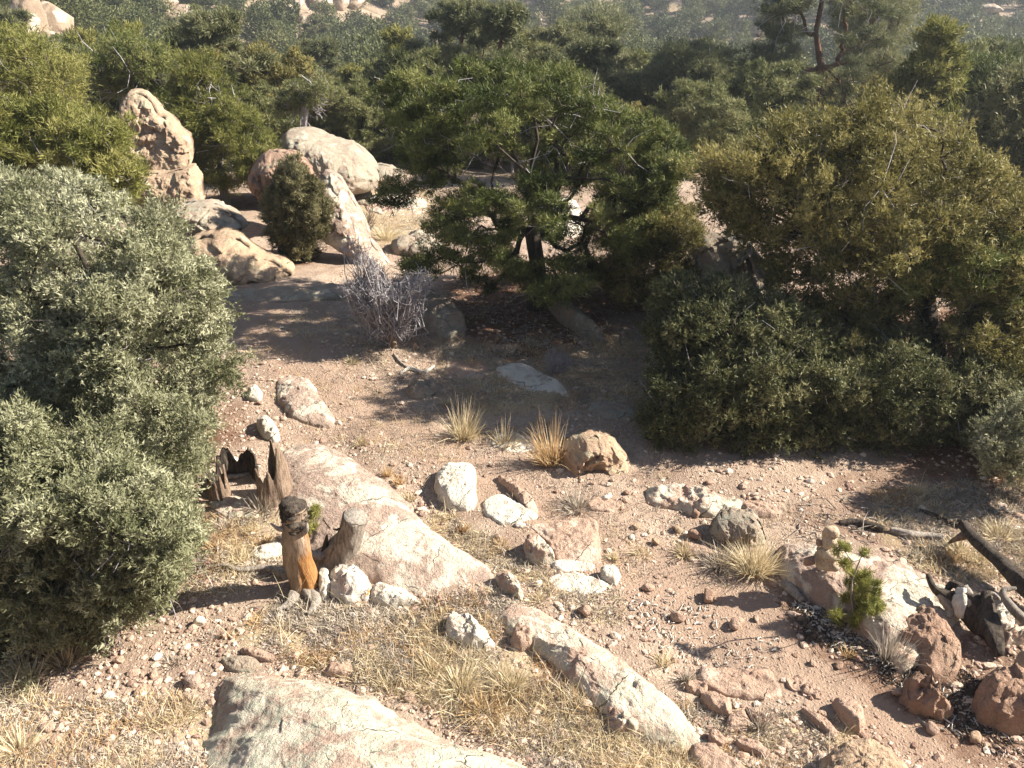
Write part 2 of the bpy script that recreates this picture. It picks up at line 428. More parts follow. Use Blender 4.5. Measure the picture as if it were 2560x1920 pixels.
def densify(P, R, n):
    P = np.asarray(P, float); R = np.asarray(R, float)
    s = np.linspace(0, len(P)-1, n); i = np.clip(s.astype(int), 0, len(P)-2); f = (s-i)
    k = len(P); g = lambda a: P[np.clip(a, 0, k-1)]
    p0, p1, p2, p3 = g(i-1), g(i), g(i+1), g(i+2); t = f[:, None]
    C = .5*((2*p1)+(-p0+p2)*t+(2*p0-5*p1+4*p2-p3)*t**2+(-p0+3*p1-3*p2+p3)*t**3)
    return C, R[i]*(1-f)+R[i+1]*f

def skeleton(trunk, pads, rng, rtip=.006, rmax=.2, minz=.25, wander=.12, expo=2.2, mids=3, sag=0.0, pathw=.35):
    pos = [np.array(p, float) for p in trunk]; par = [-1]+list(range(len(trunk)-1))
    plen = [0.0]
    for i in range(1, len(pos)): plen.append(plen[-1]+np.linalg.norm(pos[i]-pos[i-1]))
    pads = np.asarray(pads); base = pos[0]
    h = pos[-1][2]-pos[0][2]
    lock = sum(1 for p in pos if p[2]-pos[0][2] < minz*h)
    order = np.argsort(np.linalg.norm(pads-pos[min(lock, len(pos)-1)], axis=1))
    tips = []
    for k in order:
        p = pads[k]; Q = np.array(pos[lock:]); pl = np.array(plen[lock:])
        d = np.linalg.norm(Q-p, axis=1)
        cost = d+pathw*pl+.6*np.maximum(0, Q[:, 2]-p[2])
        j = int(np.argmin(cost)); jn = lock+j
        a = pos[jn]; L = np.linalg.norm(p-a)
        mm = mids if L > .25 else (1 if L > .1 else 0)
        prev = jn
        for q in range(1, mm+1):
            t = q/(mm+1)
            w = a*(1-t)+p*t+rng.normal(size=3)*wander*L*.5*math.sin(math.pi*t)
            w[2] -= sag*L*math.sin(math.pi*t)
            pos.append(w); par.append(prev); plen.append(plen[prev]+np.linalg.norm(w-pos[prev])); prev = len(pos)-1
        pos.append(p.copy()); par.append(prev); plen.append(plen[prev]+np.linalg.norm(p-pos[prev]))
        tips.append(len(pos)-1)
    n = len(pos); acc = np.zeros(n); acc[tips] = rtip**expo
    for i in range(n-1, 0, -1):
        if acc[i] == 0: acc[i] = rtip**expo
        acc[par[i]] += acc[i]
    # trunk nodes are ordered first and children later, so the loop above is a valid sweep
    r = np.minimum(acc**(1/expo), rmax)
    return np.array(pos), np.array(par), r
def skel_mesh(pos, par, r, k=6, base_flare=1.5):
    e = np.arange(1, len(pos)); A = pos[par[e]]; B = pos[e]
    ra = np.minimum(r[par[e]], r[e]*1.35); rb = r[e]
    ra = np.where(par[e] == 0, ra*base_flare, ra)
    d = B-A; L = np.linalg.norm(d, axis=1, keepdims=True); d = d/np.maximum(L, 1e-6)
    thick = rb > .02
    out = []
    for sel, kk in ((thick, k+2), (~thick, 4)):
        if sel.any(): out.append(tubes(A[sel]-d[sel]*rb[sel, None]*.3, B[sel]+d[sel]*rb[sel, None]*.3, ra[sel], rb[sel], kk))
    V = np.concatenate([o[0] for o in out]); f = []; off = 0
    for o in out: f.append(o[1]+off); off += len(o[0])
    return V, [np.concatenate(f)]
def foliage(pads, prad, ntuft, rng, flat=.7, blades=5, L=.04, w=.009, up=.5, spread=.7, shell=.45, padtint=.22, base=.5, ref=None, centre=None):
    """blades in tufts, tufts round pads. returns V, F, tint"""
    P = len(pads); prad = np.broadcast_to(prad, (P,))
    cnt = np.maximum(4, (ntuft*(prad/prad.mean())**2)).astype(int)
    idx = np.repeat(np.arange(P), cnt); n = len(idx)
    K = 11
    sub = rng.normal(size=(P, K, 3)); sub[..., 2] += .3; sub /= np.linalg.norm(sub, axis=2, keepdims=True)
    slen = rng.uniform(.45, 1.25, (P, K)); kk = rng.integers(0, K, n)
    d0 = sub[idx, kk]; jit = rng.normal(size=(n, 3))
    rr = prad[idx]*slen[idx, kk]*(shell+(1-shell)*rng.random(n)**.7)
    C = pads[idx]+(d0*rr[:, None]+jit*(prad[idx]*.17)[:, None])*np.array([1, 1, flat])
    d = d0+.45*jit/np.linalg.norm(jit, axis=1, keepdims=True)
    O = d0.copy()
    if centre is not None:
        o = C-centre; o /= np.maximum(np.linalg.norm(o, axis=1, keepdims=True), 1e-6); O = O+o*.8
    O[:, 2] += .25; O /= np.linalg.norm(O, axis=1, keepdims=True)
    D = d+O*.3+np.array([0, 0, up])
    D /= np.linalg.norm(D, axis=1, keepdims=True)
    ti = base+padtint*rng.normal(size=P)[idx]+.12*rng.normal(size=(P, K))[idx, kk]+.14*rng.normal(size=n)
    m = n*blades
    Cb = np.repeat(C, blades, 0)+rng.normal(size=(m, 3))*L*.25; Db = np.repeat(D, blades, 0)+spread*rng.normal(size=(m, 3)); Db /= np.linalg.norm(Db, axis=1, keepdims=True)
    S = np.cross(Db, np.repeat(O, blades, 0)+.45*rng.normal(size=(m, 3))); S /= np.maximum(np.linalg.norm(S, axis=1, keepdims=True), 1e-6)
    Ls = L*(.6+.8*rng.random(m)); ws = w*(.7+.6*rng.random(m))
    a = Cb-S*ws[:, None]*.5; b = Cb+S*ws[:, None]*.5
    c = Cb+Db*Ls[:, None]
    V = np.stack([a, b, c], 1).reshape(-1, 3)
    Fc = np.arange(m*3).reshape(-1, 3)
    t = np.repeat(np.repeat(ti, blades), 3).reshape(-1, 3); t[:, 2] += .1
    return V, Fc, np.clip(t.ravel(), 0, 1)
def in_poly(P, poly):
    x, y = P[:, 0], P[:, 1]; poly = np.asarray(poly); n = len(poly); c = np.zeros(len(P), bool)
    j = n-1
    for i in range(n):
        xi, yi = poly[i]; xj, yj = poly[j]
        cond = ((yi > y) != (yj > y))
        with np.errstate(divide='ignore', invalid='ignore'):
            c ^= cond & (x < (xj-xi)*(y-yi)/((yj-yi) if yj != yi else 1e-9)+xi)
        j = i
    return c
def edge_dist(P, poly):
    poly = np.asarray(poly, float); best = np.full(len(P), 1e9)
    for i in range(len(poly)):
        a, b = poly[i], poly[(i+1) % len(poly)]; ab = b-a
        t = np.clip(((P-a)@ab)/max(ab@ab, 1e-9), 0, 1)
        best = np.minimum(best, np.linalg.norm(P-(a+t[:, None]*ab), axis=1))
    return best
def pads_from_outline(poly, Y, T, n, rng, gaps=(), shell=.5, mind=.6, inset=0, ground=.06, clump=1.7):
    """crown pads filling a real volume: the outline at the tree's own distance, T deep in front of and behind it"""
    poly = np.asarray(poly, float); lo, hi = poly.min(0), poly.max(0)
    pts = []; tries = 0
    R = .5*min(hi-lo)
    poly = smooth_poly(poly, 90)
    cc_ = poly.mean(0); an_ = np.arctan2(poly[:, 1]-cc_[1], poly[:, 0]-cc_[0])
    poly = cc_+(poly-cc_)*(1+.07*fbm(np.cos(an_)*5+Y, np.sin(an_)*5, 0, 4, 3))[:, None]
    md = mind
    while len(pts) < n and tries < 60:
        tries += 1
        c = lo+(hi-lo)*rng.random((600, 2)); c = c[in_poly(c, poly)]
        ed = edge_dist(c, poly); c = c[ed > inset]; ed = ed[ed > inset]
        for (gx, gy, gr, gq) in gaps:
            k = (((c[:, 0]-gx)/gr)**2+((c[:, 1]-gy)/gq)**2) > 1; c = c[k]; ed = ed[k]
        if not len(c): continue
        th = T*np.sqrt(np.clip(1-(1-np.clip(ed/R, 0, 1))**2, .02, 1))
        u = rng.uniform(-1, 1, len(c)); u = np.sign(u)*np.abs(u)**shell
        off = th*u
        for (x, y), o in zip(c, off):
            p = atY(x, y, Y+o)
            if clump and vnoise(p[0]*clump+Y, p[1]*clump, p[2]*clump*1.3, 21)+.6*vnoise(p[0]*clump*2.3, p[1]*clump*2.3, p[2]*clump*3+Y, 22) < -.22: continue
            if p[2] < H(p[0], p[1])+ground:
                p = atY(x, y, Y-T*rng.uniform(.5, 1.1))
                if p[2] < H(p[0], p[1])+ground: continue
            if pts:
                dd = np.linalg.norm(np.array(pts)-p, axis=1).min()
                if dd < md: continue
            pts.append(p)
            if len(pts) >= n: break
        md *= .93
    return np.array(pts)

def twigs_mesh(pads, prad, per, rng, r=.004, L=1.1, up=.4):
    idx = np.repeat(np.arange(len(pads)), per); n = len(idx)
    d = rng.normal(size=(n, 3)); d[:, 2] += up; d /= np.linalg.norm(d, axis=1, keepdims=True)
    A = pads[idx]; ln = np.broadcast_to(prad, (len(pads),))[idx]*L*rng.uniform(.6, 1.1, n)
    Mid = A+d*ln[:, None]*.5+rng.normal(size=(n, 3))*ln[:, None]*.12
    B = A+d*ln[:, None]
    V1, F1 = tubes(A, Mid, np.full(n, r), np.full(n, r*.8), 3)
    V2, F2 = tubes(Mid, B, np.full(n, r*.8), np.full(n, r*.35), 3)
    return np.concatenate([V1, V2]), [np.concatenate([F1, F2+len(V1)])]

DUFF = []
def tree(name, label, cat, base, pads, prad, trunk, leaf, bark, tufts, seed, rtip=.006, rmax=.2, fol={}, group=None, twig=2, twr=.004, dead=0, deadmat='bark_grey', **sk):
    rng = np.random.default_rng(seed)
    root = empty(name, base); tag(root, label, cat, group)
    base = np.asarray(base, float)
    pos, par, r = skeleton(trunk, pads, rng, rtip, rmax, **sk)
    V, f = skel_mesh(pos, par, r)
    WV, WF, WI = [V], [f[0]], [np.zeros(len(f[0]), int)]
    pr = prad*np.clip(rng.lognormal(0, .28, len(pads)), .55, 1.7)
    V, Fc, t = foliage(pads, pr, tufts, rng, centre=pads.mean(0), **fol)
    mesh_obj('crown', V, [Fc], M[leaf], root, loc=base, smooth=False, tint=t)
    def add(V, f, k):
        WF.append(f[0]+sum(len(v) for v in WV)); WV.append(V); WI.append(np.full(len(f[0]), k))
    if twig: add(*twigs_mesh(pads, pr, twig, rng, twr), 1)
    if dead:   # bare dead branchlets along the inner limbs
        sel = np.where((r < .05) & (r > .008))[0]
        if len(sel):
            sel = rng.choice(sel, min(dead, len(sel)), replace=False); P = pos[sel]
            add(*twigs_mesh(P, np.full(len(P), prad*2.0), 3, rng, twr*1.5, 1.2, -.1), 2)
    mesh_obj('trunk', np.concatenate(WV), [np.concatenate(WF)], None, root, loc=base, mats=[M[bark], M[deadmat], M['twig']], midx=np.concatenate(WI))
    return root
def trunk_path(base, top, n=6, wob=.08, seed=0):
    rng = np.random.default_rng(seed); base = np.asarray(base, float); top = np.asarray(top, float)
    P = [base+(top-base)*t+(rng.normal(size=3)*wob*np.linalg.norm(top-base)*math.sin(math.pi*t) if 0 < t < 1 else 0) for t in np.linspace(0, 1, n)]
    P[0][2] -= .08
    return P
HAZE = .0008
# ================================================================== NEAR ROCKS (outlines read off the photograph, laid on the ground)
slab('rock_slab', [(520, 1960), (510, 1850), (525, 1750), (565, 1680), (610, 1655), (660, 1655), (740, 1662), (860, 1690), (960, 1740), (1080, 1800), (1200, 1850), (1420, 1925), (1500, 2000), (1300, 2120), (900, 2120), (620, 2060)], .25,
     'broad lichened granite slab nearest the camera, cut by the bottom edge', mat='front', rough=.012, peak=(900, 1880), p=1.7, q=.92)
slab('rock_slab', [(705, 1120), (760, 1095), (840, 1105), (950, 1175), (1040, 1270), (1130, 1350), (1215, 1400), (1230, 1430), (1130, 1450), (1000, 1465), (900, 1430), (800, 1420), (720, 1330), (700, 1200)], .16,
     'long convex pink granite slab behind the two sawn stumps', mat='slab', rough=.010, peak=(900, 1290), p=2.2, q=.65)
slab('rock_slab', [(1255, 1525), (1290, 1505), (1350, 1515), (1450, 1575), (1570, 1650), (1660, 1725), (1725, 1785), (1755, 1835), (1720, 1860), (1640, 1840), (1550, 1810), (1480, 1745), (1400, 1665), (1320, 1600), (1262, 1565)], .13,
     'narrow lichened rock rib running diagonally through the dry grass', mat='lichen', rough=.012, p=2.0, q=.62)
slab('rock_slab', [(1938, 1375), (1960, 1355), (2040, 1350), (2130, 1370), (2230, 1385), (2320, 1425), (2400, 1475), (2420, 1510), (2370, 1560), (2290, 1600), (2200, 1590), (2120, 1540), (2040, 1490), (1965, 1440)], .20,
     'pink granite slab carrying the stone cairn', mat='slab', rough=.02, peak=(2120, 1440), p=3.0, seed=21)
slab('rock', [(2290, 1500), (2340, 1520), (2400, 1600), (2400, 1680), (2330, 1690), (2280, 1620), (2235, 1590), (2245, 1530)], .17, 'red rock shelf in shade below the cairn slab', mat='red', seed=3)
boulder('boulder', [(1398, 1170), (1408, 1115), (1440, 1090), (1480, 1085), (1530, 1100), (1565, 1140), (1580, 1165), (1560, 1185), (1480, 1195), (1440, 1200), (1405, 1190)], at(1480, 1190)[1]+.28, .30,
        'knobbly pitted pink boulder beside the rusty grass clump on the trail edge', mat='tan', rough=.05, p=3.0)
boulder('boulder', [(1772, 1330), (1790, 1300), (1840, 1283), (1882, 1280), (1905, 1310), (1917, 1350), (1900, 1372), (1840, 1380), (1780, 1370)], at(1840, 1375)[1]+.17, .2,
        'green lichened boulder behind the golden grass clump', mat='grey', rough=.025, p=2.6)
slab('rock', [(1085, 1200), (1100, 1170), (1160, 1158), (1188, 1170), (1190, 1250), (1170, 1265), (1120, 1260), (1095, 1235)], .12, 'bright white squarish rock in the middle of the trail', mat='pale', rough=.012, p=5, q=.5)
slab('rock', [(1208, 1255), (1230, 1236), (1260, 1236), (1330, 1275), (1345, 1290), (1290, 1306), (1250, 1306), (1215, 1285)], .045, 'flat pale rock with a dished top flush with the trail', mat='pale', rough=.006, p=5)
slab('rock', [(1246, 1188), (1290, 1210), (1330, 1245), (1345, 1275), (1320, 1275), (1290, 1240), (1255, 1205)], .07, 'narrow pointed rock blade between the white rock and the boulder', mat='step', rough=.012)
slab('rock', [(1330, 1310), (1400, 1295), (1480, 1290), (1500, 1330), (1500, 1400), (1400, 1400), (1370, 1350)], .06, 'low rounded bedrock hump worn into the trail', mat='step', rough=.01, seed=5)
slab('rock', [(1310, 1360), (1340, 1340), (1370, 1360), (1390, 1395), (1340, 1400), (1315, 1385)], .12, 'white and green lichened lump by the trail', mat='lichen', rough=.02)
slab('rock', [(690, 960), (700, 940), (750, 932), (780, 950), (800, 990), (840, 1040), (830, 1065), (740, 1040), (695, 1000)], .10, 'low brown slab with a white corner beside the trail bend', mat='slab', rough=.012)
slab('rock', [(1615, 1215), (1700, 1205), (1760, 1225), (1850, 1245), (1845, 1275), (1740, 1280), (1690, 1262), (1625, 1250)], .11, 'pale flat ledge at the edge of the big juniper shade', mat='lichen', rough=.02)
slab('rock', [(1850, 1250), (1900, 1248), (1955, 1275), (1940, 1290), (1870, 1285)], .05, 'thin pinkish ledge fading into the soil right of the pale ledge', mat='step', rough=.012)
slab('rock', [(820, 1440), (850, 1415), (900, 1420), (928, 1450), (920, 1480), (870, 1490), (825, 1475)], .17, 'white rock with an orange lichen spot against the leaning stump', mat='orange_lichen', rough=.02, p=3.4)
slab('rock', [(795, 1445), (820, 1432), (828, 1460), (815, 1482), (797, 1478)], .14, 'small upright yellowish rock between the orange stump and white rock', mat='pale', rough=.012)
slab('rock', [(925, 1460), (980, 1462), (1040, 1485), (1040, 1500), (980, 1512), (930, 1500)], .08, 'flat white slab just right of the orange lichen rock', mat='pale', rough=.012)
slab('rock', [(1112, 1550), (1135, 1530), (1170, 1540), (1220, 1580), (1240, 1600), (1215, 1612), (1160, 1605), (1120, 1580)], .12, 'blunt pale pink rock lying in the middle of the dry grass', mat='pale', rough=.018, p=3.2)
slab('rock', [(1278, 1575), (1300, 1565), (1340, 1585), (1338, 1605), (1300, 1615), (1278, 1600)], .11, 'rounded tan stone tucked under the head of the rock rib', mat='step', rough=.015, p=3)
slab('rock', [(1500, 1675), (1530, 1668), (1600, 1700), (1640, 1760), (1600, 1770), (1545, 1735), (1500, 1700)], .14, 'pale green lichened block leaning on the rock rib', mat='lichen', rough=.02, seed=9)
slab('rock', [(1515, 1775), (1550, 1785), (1600, 1808), (1590, 1825), (1550, 1825), (1518, 1800)], .10, 'lichen covered wedge of rock in the grass below the rib', mat='lichen', rough=.02, seed=31)
slab('rock', [(550, 1645), (575, 1636), (640, 1642), (648, 1658), (620, 1674), (570, 1670)], .06, 'flat green flake resting on the top of the nearest slab', mat='grey', rough=.008, dz=.03)
slab('rock', [(600, 1620), (640, 1618), (690, 1640), (680, 1652), (640, 1645), (605, 1632)], .05, 'pinkish flake behind the green flake', mat='step', rough=.008)
slab('rock', [(805, 1665), (870, 1655), (888, 1680), (860, 1690), (815, 1682)], .05, 'brown rock flake at the back edge of the nearest slab', mat='step', rough=.01)
stone('rock', 480, 1710, .075, 'lone rounded stone left of the nearest slab', 'slab', 'rock', seed=4)
# trail steps, lower right
ST = [([(1745, 1690), (1755, 1662), (1830, 1668), (1930, 1672), (1945, 1700), (1958, 1738), (1900, 1748), (1820, 1735), (1770, 1720)], .05, 'largest flat pink flagstone of the trail steps'),
      ([(1752, 1735), (1785, 1727), (1832, 1765), (1825, 1787), (1770, 1765)], .09, 'blocky pink step stone under the left end of the largest flagstone'),
      ([(1716, 1705), (1745, 1702), (1772, 1718), (1760, 1735), (1720, 1722)], .06, 'little wedge stone left of the largest flagstone'),
      ([(1825, 1785), (1860, 1775), (1878, 1810), (1860, 1830), (1815, 1812)], .05, 'crumbling tan stone below the blocky step stone'),
      ([(1858, 1772), (1900, 1778), (1925, 1800), (1920, 1812), (1890, 1805)], .06, 'thin step stone with a dark undercut front'),
      ([(1965, 1695), (1995, 1688), (2015, 1700), (2005, 1725), (1970, 1715)], .035, 'half buried flagstone right of the largest flagstone'),
      ([(2008, 1710), (2030, 1708), (2062, 1740), (2045, 1745), (2005, 1730)], .035, 'half buried flagstone split from its left neighbour by a crack'),
      ([(2080, 1750), (2100, 1745), (2150, 1768), (2165, 1800), (2150, 1825), (2110, 1795)], .10, 'big angular pink step stone on the right of the trail'),
      ([(2000, 1768), (2030, 1775), (2070, 1805), (2100, 1832), (2080, 1835), (2030, 1805)], .05, 'long splinter shaped step stone'),
      ([(2040, 1778), (2065, 1782), (2072, 1795), (2050, 1795)], .04, 'small chip above the splinter shaped step stone'),
      ([(1838, 1850), (1860, 1842), (1900, 1855), (1930, 1888), (1900, 1885), (1850, 1868)], .07, 'bright pale step stone beside the trail bottom'),
      ([(1768, 1835), (1790, 1828), (1818, 1850), (1805, 1862), (1775, 1850)], .07, 'small pale stone just past the foot of the rock rib'),
      ([(2160, 1870), (2185, 1862), (2215, 1880), (2205, 1900), (2165, 1890)], .09, 'tan stone behind the round boulder at the bottom edge'),
      ([(1720, 1870), (1780, 1872), (1850, 1905), (1870, 1930), (1780, 1935), (1730, 1900)], .07, 'low pink bedrock in grass at the bottom edge')]
for i, (pl, hh, lb) in enumerate(ST): slab('step_stone', pl, hh, lb, 'stone', 'step', rough=.009, p=5, q=.5, seed=40+i, group='stones stepping down the trail')
slab('boulder', [(2040, 1925), (2060, 1890), (2110, 1865), (2170, 1868), (2230, 1890), (2280, 1930), (2250, 1990), (2120, 2000), (2050, 1970)], .22, 'round pink boulder cut by the bottom edge of the trail', 'boulder', 'tan', rough=.015, p=2.6)
slab('rock', [(2225, 1610), (2270, 1600), (2320, 1625), (2310, 1650), (2260, 1675), (2225, 1650)], .09, 'flat pale green lichened rock beside a wispy grass clump', mat='lichen', rough=.015, seed=77)
slab('rock', [(2260, 1705), (2285, 1698), (2340, 1735), (2392, 1775), (2360, 1780), (2290, 1760), (2262, 1735)], .20, 'sharp ridged red rock with a lime lichen patch', mat='red', rough=.03, seed=12)
slab('rock', [(2440, 1720), (2480, 1680), (2540, 1680), (2600, 1720), (2610, 1790), (2540, 1800), (2450, 1770)], .30, 'large brown boulder in shade at the right edge', 'boulder', 'red', rough=.02, seed=8, p=3)
slab('rock', [(2510, 1680), (2550, 1645), (2620, 1650), (2620, 1700), (2560, 1700)], .30, 'orange tan boulder standing above the shaded brown boulder', 'boulder', 'tan', rough=.02, seed=18)
slab('rock', [(2488, 1520), (2515, 1515), (2540, 1545), (2530, 1562), (2495, 1565)], .13, 'cream rock among the grey roots', mat='pale', seed=28)
slab('rock', [(2508, 1580), (2560, 1566), (2600, 1580), (2590, 1600), (2515, 1602)], .11, 'green tinged flat rock below the cream rock', mat='lichen', seed=29)
boulder('rock', [(1735, 1000+230), (1790, 1225), (1815, 1240), (1812, 1262), (1740, 1258)], at(1775, 1258)[1]+.1, .12, 'brown block with a dark face at the end of the pale ledge', mat='step', rough=.02, n=60) if False else None
slab('rock', [(1010, 970), (1040, 952), (1090, 955), (1098, 970), (1070, 985), (1030, 985)], .13, 'grey green lichened rock on the far side of the trail bend', mat='grey', rough=.02, seed=6)
slab('rock', [(1370, 745), (1390, 740), (1440, 785), (1512, 832), (1500, 840), (1440, 815), (1395, 785)], .22, 'slanting lichened rock fin under the big pinyon', mat='grey', rough=.02, seed=14)
slab('rock', [(1040, 750), (1090, 745), (1150, 775), (1170, 810), (1110, 825), (1060, 800)], .3, 'dark green rock in the pinyon shade behind the dead shrub', mat='grey', rough=.03, seed=15)
slab('rock', [(640, 1050), (670, 1042), (697, 1070), (695, 1095), (660, 1088)], .12, 'white angular rock behind the hollow stump', mat='pale', rough=.012, seed=55)
slab('rock', [(618, 972), (640, 965), (655, 980), (650, 995), (620, 992)], .10, 'pale stone poking out beside the grey juniper', mat='pale', rough=.012, seed=56)
slab('rock', [(520, 1250), (580, 1235), (650, 1255), (640, 1290), (560, 1290)], .06, 'pale yellow bedrock under the edge of the grey juniper', mat='lichen', rough=.012, seed=57)
slab('rock', [(635, 1365), (700, 1355), (705, 1380), (660, 1395), (630, 1388)], .05, 'white flat rock left of the orange stump', mat='pale', rough=.01, seed=58)
slab('rock', [(1075, 1395), (1110, 1385), (1140, 1395), (1110, 1410), (1080, 1408)], .24, 'white bare patch of rock on the end of the convex slab', mat='pale', rough=.006, seed=59, dz=.04) if False else None
slab('rock', [(1235, 1440), (1270, 1432), (1312, 1480), (1300, 1490), (1255, 1465)], .10, 'white edged lichen rock between convex slab and rib', mat='lichen', rough=.02, seed=60)
slab('rock', [(1500, 1425), (1530, 1418), (1552, 1432), (1540, 1450), (1508, 1445)], .10, 'bright tan angular stone left of the open soil', mat='pale', rough=.01, seed=61, p=4)
slab('rock', [(1240, 915), (1300, 905), (1390, 945), (1420, 985), (1370, 990), (1290, 960), (1255, 945)], .035, 'flat whitish bedrock patch lying in the dappled shade', mat='pale', rough=.008, seed=91)
slab('rock', [(1120, 905), (1200, 900), (1230, 930), (1180, 945), (1110, 935)], .03, 'thin tan bedrock patch at the rim of the dappled shade', mat='step', rough=.008, seed=92)
slab('rock', [(1240, 1085), (1330, 1090), (1350, 1120), (1290, 1130), (1230, 1110)], .03, 'greyish flat stone behind the rusty grass clump', mat='pale', rough=.008, seed=93)
slab('rock', [(1490, 1000), (1580, 1010), (1600, 1035), (1520, 1045), (1470, 1025)], .04, 'dull flat rock deep in the shade behind the pitted boulder', mat='grey', rough=.01, seed=94)
slab('rock', [(1000, 1180), (960, 1000), (960, 1000)], .04, 'x', mat='grey') if False else None
slab('rock', [(1460, 1250), (1520, 1240), (1560, 1255), (1540, 1275), (1480, 1275)], .04, 'half buried tan stone below the pitted boulder', mat='step', rough=.01, seed=95)
slab('rock', [(1370, 1440), (1440, 1430), (1520, 1455), (1500, 1480), (1400, 1475)], .03, 'pale half buried rock in grass left of the open soil', mat='pale', rough=.008, seed=96)
slab('rock', [(1370, 1330+70), (1440, 1400), (1490, 1410), (1480, 1425), (1400, 1425)], .03, 'thin pale ledge below the worn bedrock hump', mat='pale', rough=.006, seed=97)
slab('rock', [(1690, 1355), (1760, 1362), (1810, 1385), (1790, 1395), (1720, 1385)], .04, 'pinkish buried ledge beside the small golden tuft', mat='step', rough=.008, seed=98)
# individual smaller stones on the soil
SM = [(1618, 1475, .055, 'step'), (1770, 1500, .07, 'red'), (1695, 1550, .06, 'step'), (1840, 1565, .07, 'step'), (1645, 1445, .03, 'step'), (1610, 1600, .03, 'step'), (1692, 1325, .06, 'tan'), (1740, 1345, .07, 'red'),
      (1740, 1290, .06, 'red'), (1650, 1225, .05, 'red'), (1590, 1320, .05, 'tan'), (1580, 1345, .035, 'pale'), (1610, 1340, .03, 'pale'), (1395, 1415, .04, 'pale'), (1460, 1535, .06, 'step'), (1345, 1465, .035, 'pale'),
      (880, 1540, .03, 'pale'), (1300, 1315, .05, 'pale'), (790, 1110, .03, 'pale'), (650, 1010, .04, 'red'), (350, 1735, .04, 'tan'), (385, 1690, .04, 'step'), (275, 1745, .05, 'pale'), (245, 1730, .03, 'pale'), (120, 1820, .06, 'step'),
      (140, 1855, .05, 'step'), (520, 1890, .03, 'pale'), (300, 1655, .04, 'step'), (1050, 935, .04, 'tan'), (1010, 945, .03, 'step'), (910, 945, .03, 'pale'), (855, 1010, .025, 'step'), (985, 865, .045, 'pale'), (1040, 870, .05, 'step'),
      (1480, 1210, .03, 'step'), (1390, 1230, .03, 'red'), (1350, 1215, .035, 'step'), (1420, 1240, .03, 'red'), (1565, 1235, .035, 'red'), (1512, 1250, .04, 'pale'), (1640, 1360, .045, 'tan'), (1905, 1410, .04, 'red'), (1975, 1450, .05, 'red'),
      (2040, 1520, .03, 'wood'), (2245, 1735, .05, 'step'), (2330, 1830, .05, 'step'), (2190, 1850, .03, 'step'), (2030, 1660, .03, 'step'), (1990, 1640, .025, 'red'), (2095, 1665, .045, 'red'), (2145, 1650, .04, 'red'), (2435, 1850, .05, 'tan'),
      (1155, 1320, .03, 'pale'), (1245, 1345, .03, 'step'), (1215, 1190, .03, 'step'), (1230, 1165, .04, 'step'), (700, 1540, .03, 'pale'), (560, 1590, .035, 'step'), (500, 1560, .045, 'pale'), (1890, 950+600, .03, 'step')]
LB = {'step': 'small pinkish stone loose on the soil', 'red': 'small dark reddish stone loose on the soil', 'tan': 'small tan stone loose on the soil', 'pale': 'small whitish stone loose on the soil'}
for i, (x, y, s, mt) in enumerate(SM):
    mt = mt if mt in LB else 'pale'
    stone('loose_stone', x, y, s, LB[mt], mt, 'stone', 'small %s stones loose on the soil' % {'step': 'pinkish', 'red': 'reddish', 'tan': 'tan', 'pale': 'whitish'}[mt], seed=100+i, rot=i*1.3, sub=3, sq=(1, .75, .55+.2*math.sin(i)))

# the cairn: five stones stacked on the pink slab
cb = at(2070, 1415); cb[2] = H(cb[0], cb[1])+.27
CY = at(2070, 1422, .23)[1]; k = 1/330.0*1.0
px2m = CY/ray(2070, 1400)[1]/F
def cz(py): return atY(2070, py, CY)[2]
CA = [(2065, 1400, 36, 27, .8, 'bottom stone of the cairn, rounded and tan', 'cairn', 3),
      (2070, 1376, 40, 12, .85, 'widest thin flat stone of the cairn, second from its bottom', 'cairn', 7),
      (2072, 1352, 27, 20, .8, 'squarish middle stone of the cairn', 'cairn', 12),
      (2068, 1362, 0, 0, 0, '', '', 0),
      (2080, 1331, 21, 17, .85, 'oval stone topping the cairn', 'cairn', 9)]
for (x, y, rx, rz, d, lb, mt, sd) in CA:
    if not rx: continue
    p = atY(x, y, CY); p2 = p.copy()
    o = stone('cairn_stone', 0, 0, 1.0, lb, mt, 'stone', 'stones of the cairn', seed=sd, z=p, sub=3, sq=(rx*px2m*.95, rx*px2m*d*.95, rz*px2m*1.08), rot=sd*.7)
stone('cairn_stone', 0, 0, 1.0, 'reddish stone wedged at the left of the cairn middle', 'red', 'stone', 'stones of the cairn', seed=15, z=atY(2048, 1356, CY+.03), sub=3, sq=(.028, .03, .032))
stone('rock', 0, 0, 1.0, 'pointed brown stone lying on the slab left of the cairn', 'red', 'stone', seed=16, z=atY(2022, 1402, CY-.02), sub=3, sq=(.055, .04, .045))

# ------------------------------------------------------------------ rocks beyond the trail bend
boulder('rock_tower', [(276, 275), (290, 243), (325, 246), (352, 262), (375, 290), (405, 305), (435, 335), (458, 352), (472, 380), (474, 410), (462, 428), (420, 440), (362, 446), (330, 425), (310, 350), (290, 310)], 15.6, .35,
        'tall leaning tan rock fin with a weathered dark right edge', mat='tan', rough=.05, lean=.5, p=14)
boulder('rock_tower', [(340, 440), (395, 440), (440, 430), (470, 428), (490, 470), (500, 512), (490, 535), (420, 545), (330, 525), (305, 470)], 15.0, .35,
        'lower pale block of the leaning rock fin, below its crack', mat='tan', rough=.05, lean=.45, p=12)
boulder('boulder', [(418, 530), (450, 508), (510, 506), (560, 522), (600, 545), (617, 560), (600, 575), (540, 582), (470, 572), (430, 556)], 13.7, .6,
        'flat topped lichened boulder resting on a lower boulder', mat='grey', rough=.05, p=3)
